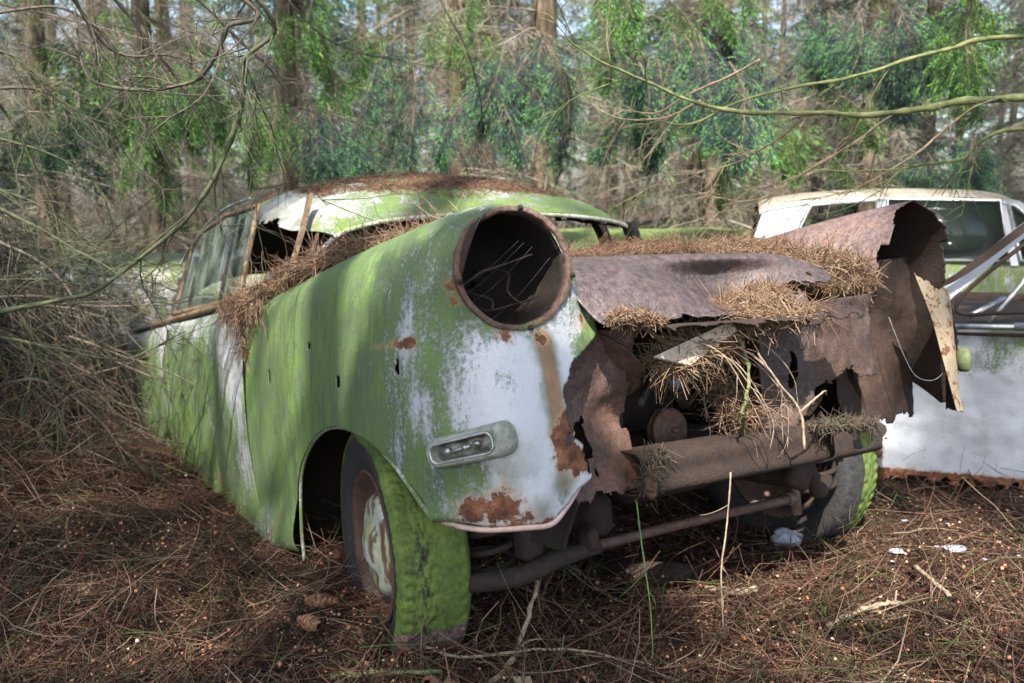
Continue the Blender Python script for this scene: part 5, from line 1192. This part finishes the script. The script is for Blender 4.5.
LIT = [(w3(640, 262, 1.8), .10), (w3(740, 268, 2.0), .08), (w3(860, 575, 2.15), .20), (w3(690, 345, 1.62), .10), (w3(790, 265, 2.2), .20), (w3(215, 400, 2.8), .14), (w3(160, 380, 3.8), .20), (w3(345, 385, 1.95), .05), (w3(620, 75, 5.6), .5), (w3(470, 85, 6.2), .5), (w3(760, 60, 6.2), .6), (w3(170, 100, 6.2), .8), (w3(440, 190, 2.6), .4), (w3(940, 545, 2.4), .12)]
def lit_hit(p, pad=.16):
    for q, r in LIT:
        d = p - q; t = d @ SUNV
        if t > 0 and np.linalg.norm(d - t * SUNV) < r + pad: return True
    return False
def trunk_mesh(seed, H=15, r=.13):
    g = np.random.default_rng(seed); K = 46; z = np.linspace(-.3, H, K); bx = .10 * np.sin(z * .5 + seed) * (z / H); by = .08 * np.cos(z * .4 + seed * 2) * (z / H)
    P = np.stack([bx - bx[1], by - by[1], z], 1); rad = r * (1 - z / H * .8) + .07 * np.exp(-np.clip(z, 0, 9) * 5)
    V, F = tubes(P[None], rad[None], 20); n = fbm(V * np.array([1, 1, .35]), 16, seed, 3); V[:, :2] += (V[:, :2] - np.repeat(P[:, :2], 20, 0)) * (n * .12)[:, None]
    return mesh_from('trunk', V, F, mats=[M['spruce_bark']])
def dead_mesh(seed, z0=.5, z1=6.0, nw=5, step=.30, fine=26, Lr=(.5, 1.9)):
    """whorls of dead side branches with fine drooping twigs"""
    g = np.random.default_rng(seed); A = []; D = []; Ls = []
    z = z0
    while z < z1:
        for k in range(nw):
            a = g.random() * 6.283; A.append((.05 * math.cos(a), .05 * math.sin(a), z + .08 * g.random())); D.append((math.cos(a), math.sin(a), -.05 + .3 * (g.random() - .5))); Ls.append(Lr[0] + (Lr[1] - Lr[0]) * g.random() ** 1.3)
        z += step * (.7 + .6 * g.random())
    A, D, Ls = np.array(A), np.array(D), np.array(Ls); n = len(A); S = polylines(n, A, D, Ls, 9, .35, .45, seed)
    V1, F1 = tubes(S, (np.linspace(.0075, .002, 9)[None] * (.6 + .8 * g.random((n, 1)))), 4)
    m = fine; k = 1 + (g.random((n, m)) ** .8 * 8).astype(int); P = S[np.arange(n)[:, None], np.minimum(k, 8)].reshape(-1, 3); d = np.repeat(S[:, -1] - S[:, 0], m, 0); d /= np.linalg.norm(d, axis=1, keepdims=True)
    d = d * .7 + g.normal(size=d.shape) * .6; d[:, 2] -= .35; T = polylines(n * m, P, d, .10 + .38 * g.random(n * m) ** 1.5, 5, .6, .6, seed + 1)
    V2, F2 = tubes(T, np.full((n * m, 5), .0016) * np.linspace(1.2, .6, 5), 3)
    m2 = 3; P = T[:, [1, 2, 3]].reshape(-1, 3); d = np.repeat(T[:, -1] - T[:, 0], 3, 0); d /= np.linalg.norm(d, axis=1, keepdims=True) + 1e-9; d = d + g.normal(size=d.shape) * .8; T2 = polylines(len(P), P, d, .04 + .14 * g.random(len(P)), 3, .5, .3, seed + 2)
    V3, F3 = tubes(T2, np.full((len(P), 3), .0011), 3)
    r = np.concatenate([np.repeat(g.random(n), 36), np.repeat(g.random(n * m), 15), np.repeat(g.random(len(P)), 9)])
    return mesh_from('dead_branches', np.concatenate([V1, V2, V3]), np.concatenate([F1, F2 + len(V1), F3 + len(V1) + len(V2)]), rnd=r, mats=[M['dead_twigs']])
TR = [trunk_mesh(k, 15, .085 + .02 * k) for k in range(3)]
DD = [dead_mesh(40 + k) for k in range(4)]
CR = [merged_crown(60 + k, 3.4, 14, 62, (1.3, 2.1), [M['spruce_bark'], M['needles_green' if k == 1 else 'needles_blue']]) for k in range(3)]
LO = [merged_crown(80 + k, .7, 5.0, 26, (.9, 1.5), [M['spruce_bark'], M['needles_green' if k % 2 else 'needles_blue']], 26, 20, 3, .022, .0042, False) for k in range(3)]
GRP = 'spruce trees of the plantation'
TREES = []
def tree(x, y, label, s=1.0, yaw=0, tv=0, dead=0, crown=0, low=None):
    t = empty('spruce_tree', (x, y, float(ground_h(x, y))), (0, 0, yaw)); t.scale = (s, s, s); tag(t, label, 'tree', GRP)
    link('trunk', TR[tv], t)
    if dead is not None: link('dead_branches', DD[dead], t)
    if crown == 'own': link('crown', merged_crown(200 + int(abs(x * 31 + y * 17)) , 4.0, 12, 80, (1.4, 2.3), [M['spruce_bark'], M['needles_blue']], nside=14, ntw=3, at=np.array([x, y, float(ground_h(x, y))])), t)  # crown shaped for the light: gaps left along rays to LIT spots
    elif crown is not None: link('crown', CR[crown], t)
    if low is not None: link('low_boughs', LO[low], t)
    TREES.append(t); return t
def add_bough(t, kind, k, P, yaw, pitch, roll=0, s=1.0):
    """live bough hung on tree t; P in world metres"""
    o = bpy.data.objects.new('bough', (BB if kind == 'b' else BG)[k]); COL.objects.link(o); o.parent = t
    o.matrix_parent_inverse = Matrix.LocRotScale(t.location, t.rotation_euler, t.scale).inverted()
    o.location = P; o.rotation_euler = (R(roll), R(pitch), R(yaw)); o.scale = (s, s, s); return o
g_ = np.random.default_rng(17)
occ = [(1.2, 4.4, 4.6, 7.6), (-.7, 5.4, 2.6, 8.4), (-5.0, 6.0, -.9, 8.3), (-7, 5.3, -2.6, 7.8)]
WAYS = ['thin trunk', 'straight trunk', 'slightly leaning trunk', 'stout trunk']
def blocked(x, y): return any(a < x < c and b < y < d for a, b, c, d in occ)
placed = []
named = [(-.55, 9.0, 1.15), (.30, 8.6, 1.2), (2.1, 9.3, 1.0), (3.3, 8.3, 1.0), (-2.4, 9.8, .9), (5.2, 8.8, 1.1), (-4.6, 8.9, 1.0)]
LB = ['spruce trunk standing behind the roof of the green wreck', 'stout dark spruce trunk straight above the headlight socket', 'spruce standing behind the gap between the wrecks', 'spruce standing right behind the white estate car', 'thin spruce behind the pale car on the left', 'spruce at the far right behind the white estate car', 'spruce at the left edge behind the blue car']
for (x, y, s), lb in zip(named, LB):
    tree(x, y, lb, s, g_.random() * 6, int(g_.integers(3)), int(g_.integers(4)), int(g_.integers(3))); placed.append((x, y))
tries = 0
while len(placed) < 112 and tries < 6000:
    tries += 1; y = 8.0 + 24 * g_.random() ** .8; x = (g_.random() * 2 - 1) * (.64 * y + 2.5)
    if blocked(x, y) or any((x - a) ** 2 + (y - b) ** 2 < 1.35 ** 2 for a, b in placed): continue
    placed.append((x, y)); s = .8 + .45 * g_.random()
    px = 512 + 890 * x / y; row = 'nearest' if y < 13 else ('middle' if y < 19 else 'far')
    bi = int(np.clip((px + 100) // 85, 0, 14)); mark = ['out beyond the left edge', 'by the left edge of the picture', 'above the brushwood heap', 'above the tail of the green wreck', 'above the side window', 'above the broken pillar', 'above the near roof corner', 'above the headlight socket', 'above the far roof corner', 'above the bonnet crest', 'above the needle slope', 'above the torn far fender', 'above the estate roof', 'by the right edge of the picture', 'out beyond the right edge'][bi]
    tree(x, y, row + ' row spruce ' + mark + ('' if s < 1.0 else ', the taller there') , s, g_.random() * 6, int(g_.integers(3)), int(g_.integers(4)), int(g_.integers(3)) if g_.random() < (.15 if y < 15 else .5) else None, int(g_.integers(3)) if g_.random() < (.25 if y < 12 else .6) else None)
def near_sun(x, y):
    for q, r in LIT:
        for t in np.linspace(5, 17, 13):
            p = q + SUNV * t
            if math.hypot(p[0] - x, p[1] - y) < 2.4 + r: return True
    return False
# trees round the clearing beside and behind the camera
for k, (x, y) in enumerate([(-3.4, 5.3), (-3.6, 2.6), (-2.6, .4), (-4.8, .8), (3.9, 3.0), (4.4, 4.6), (3.3, .6), (5.2, 1.6), (-1.2, -2.6), (1.6, -3.0), (-3.4, -2.4), (3.6, -2.4), (.2, -5.2), (-2.4, -5.4), (2.9, -5.6), (-5.4, -3.6), (5.8, -3.2), (-6.4, 3.4), (6.6, 4.8), (-6.0, -.8)]):
    t = tree(x, y, 'spruce standing at the side of the clearing', 1, 0 if near_sun(x, y) else k * 1.3, k % 3, k % 4 if y > 2 else None, 'own' if near_sun(x, y) else k % 3); placed.append((x, y))
    if k == 1: T_LEFT = t; t['label'] = 'spruce whose dead lower branches hang over the brushwood at the left'
    if k == 2: T_LEFT2 = t; t['label'] = 'spruce just left of the picture holding the long curved mossy branch'
    if k == 4: T_RIGHT = t; t['label'] = 'spruce just right of the picture holding the two bare mossy branches'
# hanging live boughs that show large above the cars: (px-like azimuth turned into metres beforehand)
def hang(P, n, kind, spread, s, seed, t=None):
    g = np.random.default_rng(seed)
    if t is None: t = min(TREES, key=lambda q: (q.location.x - P[0]) ** 2 + (q.location.y - P[1] - .6) ** 2)
    for k in range(n):
        d = g.normal(size=3) * np.array(spread); add_bough(t, kind, int(g.integers(4)), tuple(np.array(P) + d), -90 + 140 * (g.random() - .5), 20 + 40 * g.random(), 30 * (g.random() - .5), s * (.8 + .4 * g.random()))
for (px, py, Y, n, kind, sx, sz, s, sd) in [(640, 55, 5.6, 7, 'b', .32, .10, .62, 1), (480, 75, 6.2, 8, 'b', .38, .12, .60, 2), (350, 120, 6.4, 4, 'b', .15, .12, .55, 3), (745, 35, 6.0, 7, 'b', .28, .12, .62, 4), (805, 115, 6.8, 5, 'g', .25, .10, .55, 5), (170, 60, 6.0, 8, 'g', .42, .22, .55, 7),
    (250, 120, 6.5, 6, 'g', .30, .14, .5, 8), (90, 80, 6.4, 4, 'b', .25, .15, .5, 9), (945, 135, 7.0, 5, 'b', .3, .08, .5, 10), (960, 10, 5.6, 6, 'g', .4, .1, .6, 11), (850, 10, 5.8, 5, 'b', .3, .08, .6, 12), (620, -5, 5.6, 4, 'g', .3, .06, .5, 13), (440, 15, 7.5, 4, 'g', .4, .1, .5, 14), (560, 60, 7.6, 4, 'b', .3, .1, .5, 15), (300, 30, 7.0, 5, 'g', .4, .2, .5, 16), (700, 95, 7.5, 3, 'g', .2, .1, .45, 17)]:
    hang(w3(px, py, Y), int(n * 1.6), kind, (sx, .35, sz), s * 1.25, sd)

# bare mossy branches reaching in from the right
def limb(t, P, r0, r1, mat='mossbark', tw=14, seed=0, twl=(.08, .35), name='branch', twr=.0016, rnd=.5):
    g = np.random.default_rng(seed); P = np.array(P, float); Q = cr(P, len(P) * 8); Q += fbm(Q, 5, seed, 2)[:, None] * .012 * np.array([0, .5, 1.])
    ge = Geo(); rad = np.linspace(r0, r1, len(Q)) * (1 + .18 * g.normal(size=len(Q))); ge.tube(Q, rad, 8, rnd)
    for b in range(tw):
        i = int(len(Q) * (.15 + .83 * g.random())); i = min(i, len(Q) - 2); d = Q[i + 1] - Q[i]; d /= np.linalg.norm(d); d = d * .7 + g.normal(size=3) * np.array([.45, .45, .55]) + np.array([0, 0, -.15])
        L = twl[0] + (twl[1] - twl[0]) * g.random() ** 1.5; K = 7; pl = polylines(1, Q[i][None], d[None], np.array([L]), K, .6, .25, seed * 31 + b)[0]; ge.tube(pl, np.linspace(max(twr * 1.3, rad[i] * .35), twr * .6, K), 4, rnd)
        for c in range(int(3 + 7 * L / .35)):
            j = int(g.integers(1, K)); d2 = pl[j] - pl[j - 1]; d2 /= np.linalg.norm(d2); p2 = polylines(1, pl[j][None], (d2 + g.normal(size=3) * .6)[None], np.array([L * .35 * g.random() + .03]), 4, .5, .2, seed * 77 + b * 9 + c)[0]; ge.tube(p2, np.linspace(twr * .8, twr * .45, 4), 3, rnd, caps=False)
    o = ge.obj(name, M[mat] if isinstance(mat, str) else mat, None, fixn=False); o.parent = t; o.matrix_parent_inverse = Matrix.LocRotScale(t.location, t.rotation_euler, t.scale).inverted(); return o
limb(T_RIGHT, [(3.85, 3.0, 1.30), (2.6, 2.8, 1.25), w3(1024, 97, 2.6), w3(930, 108, 2.6), w3(850, 115, 2.6), w3(770, 113, 2.6), w3(700, 102, 2.55), w3(650, 84, 2.5), w3(600, 60, 2.45), w3(568, 42, 2.4)], .0125, .0022, tw=10, seed=3)
limb(T_RIGHT, [(3.85, 3.0, 1.5), (2.6, 2.9, 1.45), w3(1024, 37, 2.7), w3(950, 50, 2.7), w3(870, 72, 2.7), w3(800, 88, 2.7), w3(740, 104, 2.75), w3(690, 122, 2.8), w3(640, 118, 2.8)], .0095, .002, tw=12, seed=5)
limb(T_RIGHT, [(3.85, 3.0, 1.2), (2.4, 2.9, 1.15), w3(1024, 128, 2.7), w3(960, 160, 2.75), w3(900, 168, 2.8), w3(800, 172, 2.9)], .009, .002, tw=10, seed=8)
DT = mat_plain('pale_dead_limb', (.16, .12, .08), (.36, .28, .19), 50, .9)
for k, (a, b, c, d) in enumerate([((800, 118), (760, 150), (715, 170), (640, 178)), ((860, 116), (840, 150), (790, 180), (740, 190)), ((900, 110), (830, 160), (770, 195), (730, 205)), ((700, 103), (660, 118), (620, 120), (585, 100)), ((980, 100), (920, 150), (860, 185), (800, 200)), ((760, 60), (700, 90), (650, 112), (600, 105))]):
    limb(T_RIGHT, [w3(*a, 2.62), w3(*b, 2.75), w3(*c, 2.9), w3(*d, 3.0)], .0045, .0012, DT, tw=9, seed=20 + k, twl=(.06, .25), twr=.0011)
# the left side: long curved branch and a net of dead twigs
LB_ = mat_plain('dark_dead_limb', (.035, .030, .022), (.12, .10, .075), 50, .9)
LM_ = mat_plain('dull_mossy_limb', (.04, .05, .022), (.085, .09, .05), 40, .9)
limb(T_LEFT2, [(-2.5, .5, 2.3), (-1.5, 1.4, 1.9), w3(235, -20, 2.0), w3(244, 60, 2.1), w3(238, 120, 2.15), w3(205, 195, 2.2), w3(150, 250, 2.25), w3(90, 292, 2.3), w3(0, 310, 2.35), w3(-60, 318, 2.4)], .0065, .0055, LM_, tw=22, seed=31, twl=(.1, .5))
limb(T_LEFT2, [(-2.5, .5, 2.0), (-1.4, 1.5, 1.75), w3(222, -15, 1.9), w3(226, 30, 1.9), w3(200, 78, 1.95), w3(165, 90, 2.0), w3(110, 86, 2.0), w3(85, 70, 2.0), w3(75, 10, 2.05)], .006, .0025, LB_, tw=16, seed=33, twl=(.08, .4))
for k, pts in enumerate([[(-40, 40), (20, 60), (70, 110), (130, 130)], [(-40, 95), (30, 90), (90, 120), (170, 200)], [(-40, 20), (60, 10), (120, 60), (150, 140)], [(-40, 180), (30, 200), (90, 240), (140, 250)], [(60, -20), (110, 50), (180, 60), (260, 100)], [(100, -20), (170, 70), (210, 140), (215, 200)],
    [(-40, 130), (40, 150), (100, 190), (120, 260)], [(270, -20), (330, 40), (400, 60), (460, 70)], [(430, -20), (470, 60), (480, 130), (440, 220)], [(-40, 60), (10, 120), (50, 200), (60, 260)], [(180, -20), (260, 60), (300, 100), (380, 130)]]):
    Y = 2.2 + .25 * (k % 4) + (1.2 if k in (7, 8) else 0); limb(T_LEFT if k % 2 else T_LEFT2, [w3(x, y, Y + .1 * i) for i, (x, y) in enumerate(pts)], .0050, .0015, LB_ if k % 3 else LM_, tw=20, seed=50 + k, twl=(.08, .40), twr=.0010)

# brushwood heaped at the left
def brush(name, n, seed, label, c, sp, dirv, L, rad, mat, cat='brushwood', curl=.5, sag=.9, K=8, sub=5, hgt=.40):
    g = np.random.default_rng(seed); P = np.array(c) + g.normal(size=(n, 3)) * np.array(sp); P[:, 2] = np.maximum(P[:, 2], ground_h(P[:, 0], P[:, 1]) + .03); P[:, 2] = np.minimum(P[:, 2], ground_h(P[:, 0], P[:, 1]) + .04 + hgt * g.random(n))
    D = np.array(dirv) + g.normal(size=(n, 3)) * .55; S = polylines(n, P, D, L[0] + (L[1] - L[0]) * g.random(n), K, curl, sag, seed)
    h = ground_h(S[..., 0], S[..., 1]) + .01; S[..., 2] = np.maximum(S[..., 2], h + .02 * g.random((n, 1)))
    V1, F1 = tubes(S, np.linspace(1, .4, K)[None] * (rad[0] + (rad[1] - rad[0]) * g.random((n, 1)) ** 2), 4)
    k = g.integers(1, K, size=(n, sub)); Q = S[np.arange(n)[:, None], k].reshape(-1, 3); d = np.repeat(S[:, -1] - S[:, 0], sub, 0); d /= np.linalg.norm(d, axis=1, keepdims=True) + 1e-9; d = d * .8 + g.normal(size=d.shape) * .55; d[:, 2] -= .3
    T = polylines(n * sub, Q, d, .06 + .25 * g.random(n * sub), 4, .6, .6, seed + 1); V2, F2 = tubes(T, np.full((n * sub, 4), .0011), 3)
    o = link(name, mesh_from(name, np.concatenate([V1, V2]), np.concatenate([F1, F2 + len(V1)]), rnd=np.concatenate([np.repeat(g.random(n), K * 4), np.repeat(g.random(n * sub), 12)]), mats=[M[mat]])); tag(o, label, cat, kind='stuff'); return o
brush('brushwood', 6000, 5, 'dense heap of dark dead branches at the left edge beside the tail', (-2.95, 3.5, .6), (.42, .80, .35), (.42, -.6, -.15), (.3, .8), (.001, .005), 'twig', hgt=.62)
brush('brushwood', 1500, 6, 'loose reddish dead twigs sloping down from the left heap to the car side', (-2.15, 2.6, .1), (.30, .45, .1), (.45, -.45, -.1), (.15, .45), (.0008, .003), 'litter', hgt=.06)
for k, pts in enumerate([[(-60, 180), (0, 210), (60, 240), (130, 280)], [(-60, 300), (30, 296), (100, 306), (190, 300)], [(-60, 330), (40, 345), (120, 360), (185, 330)], [(-60, 400), (40, 380), (100, 420), (130, 470)], [(-60, 260), (10, 300), (50, 380), (60, 470)], [(-60, 220), (40, 260), (90, 330), (110, 420)]]):
    limb(T_LEFT, [w3(x, y, 2.6 + .1 * k) for x, y in pts], .006, .0018, LB_ if k % 2 else LM_, tw=20, seed=90 + k, twl=(.1, .4), twr=.0011)
# added boughs out of view, set on the sun rays to shade the nose
for k, (px, py, Y) in enumerate([(500, 400, 1.55), (450, 440, 1.6), (500, 270, 1.6), (550, 470, 1.5), (440, 330, 1.65), (400, 300, 1.8), (480, 340, 1.6), (540, 380, 1.5)]):
    P = w3(px, py, Y) + SUNV * (4.4 + .2 * (k % 3)); t_ = TREES[-1]
    for j in range(2): add_bough(min(TREES, key=lambda q: (q.location.x - P[0]) ** 2 + (q.location.y - P[1] + .6) ** 2), 'g', (k + j) % 4, tuple(P + np.array([-.1 + .2 * j, -.35, .1])), 60 + 60 * j, 10, 0, .95)
# trees that share a label are told apart by their order from left to right
ORD = {2: ['left one', 'right one'], 3: ['left one', 'middle one', 'right one'], 4: ['leftmost', 'second from left', 'second from right', 'rightmost'], 5: ['leftmost', 'second from left', 'middle one', 'second from right', 'rightmost'],
       6: ['leftmost', 'second from left', 'third from left', 'third from right', 'second from right', 'rightmost']}
same = {}
for t in TREES: same.setdefault(t['label'], []).append(t)
for lb, ts in same.items():
    if len(ts) in ORD and 'side of the clearing' not in lb:
        for w_, t in zip(ORD[len(ts)], sorted(ts, key=lambda q: q.location.x / q.location.y)): t['label'] = lb + ', ' + w_
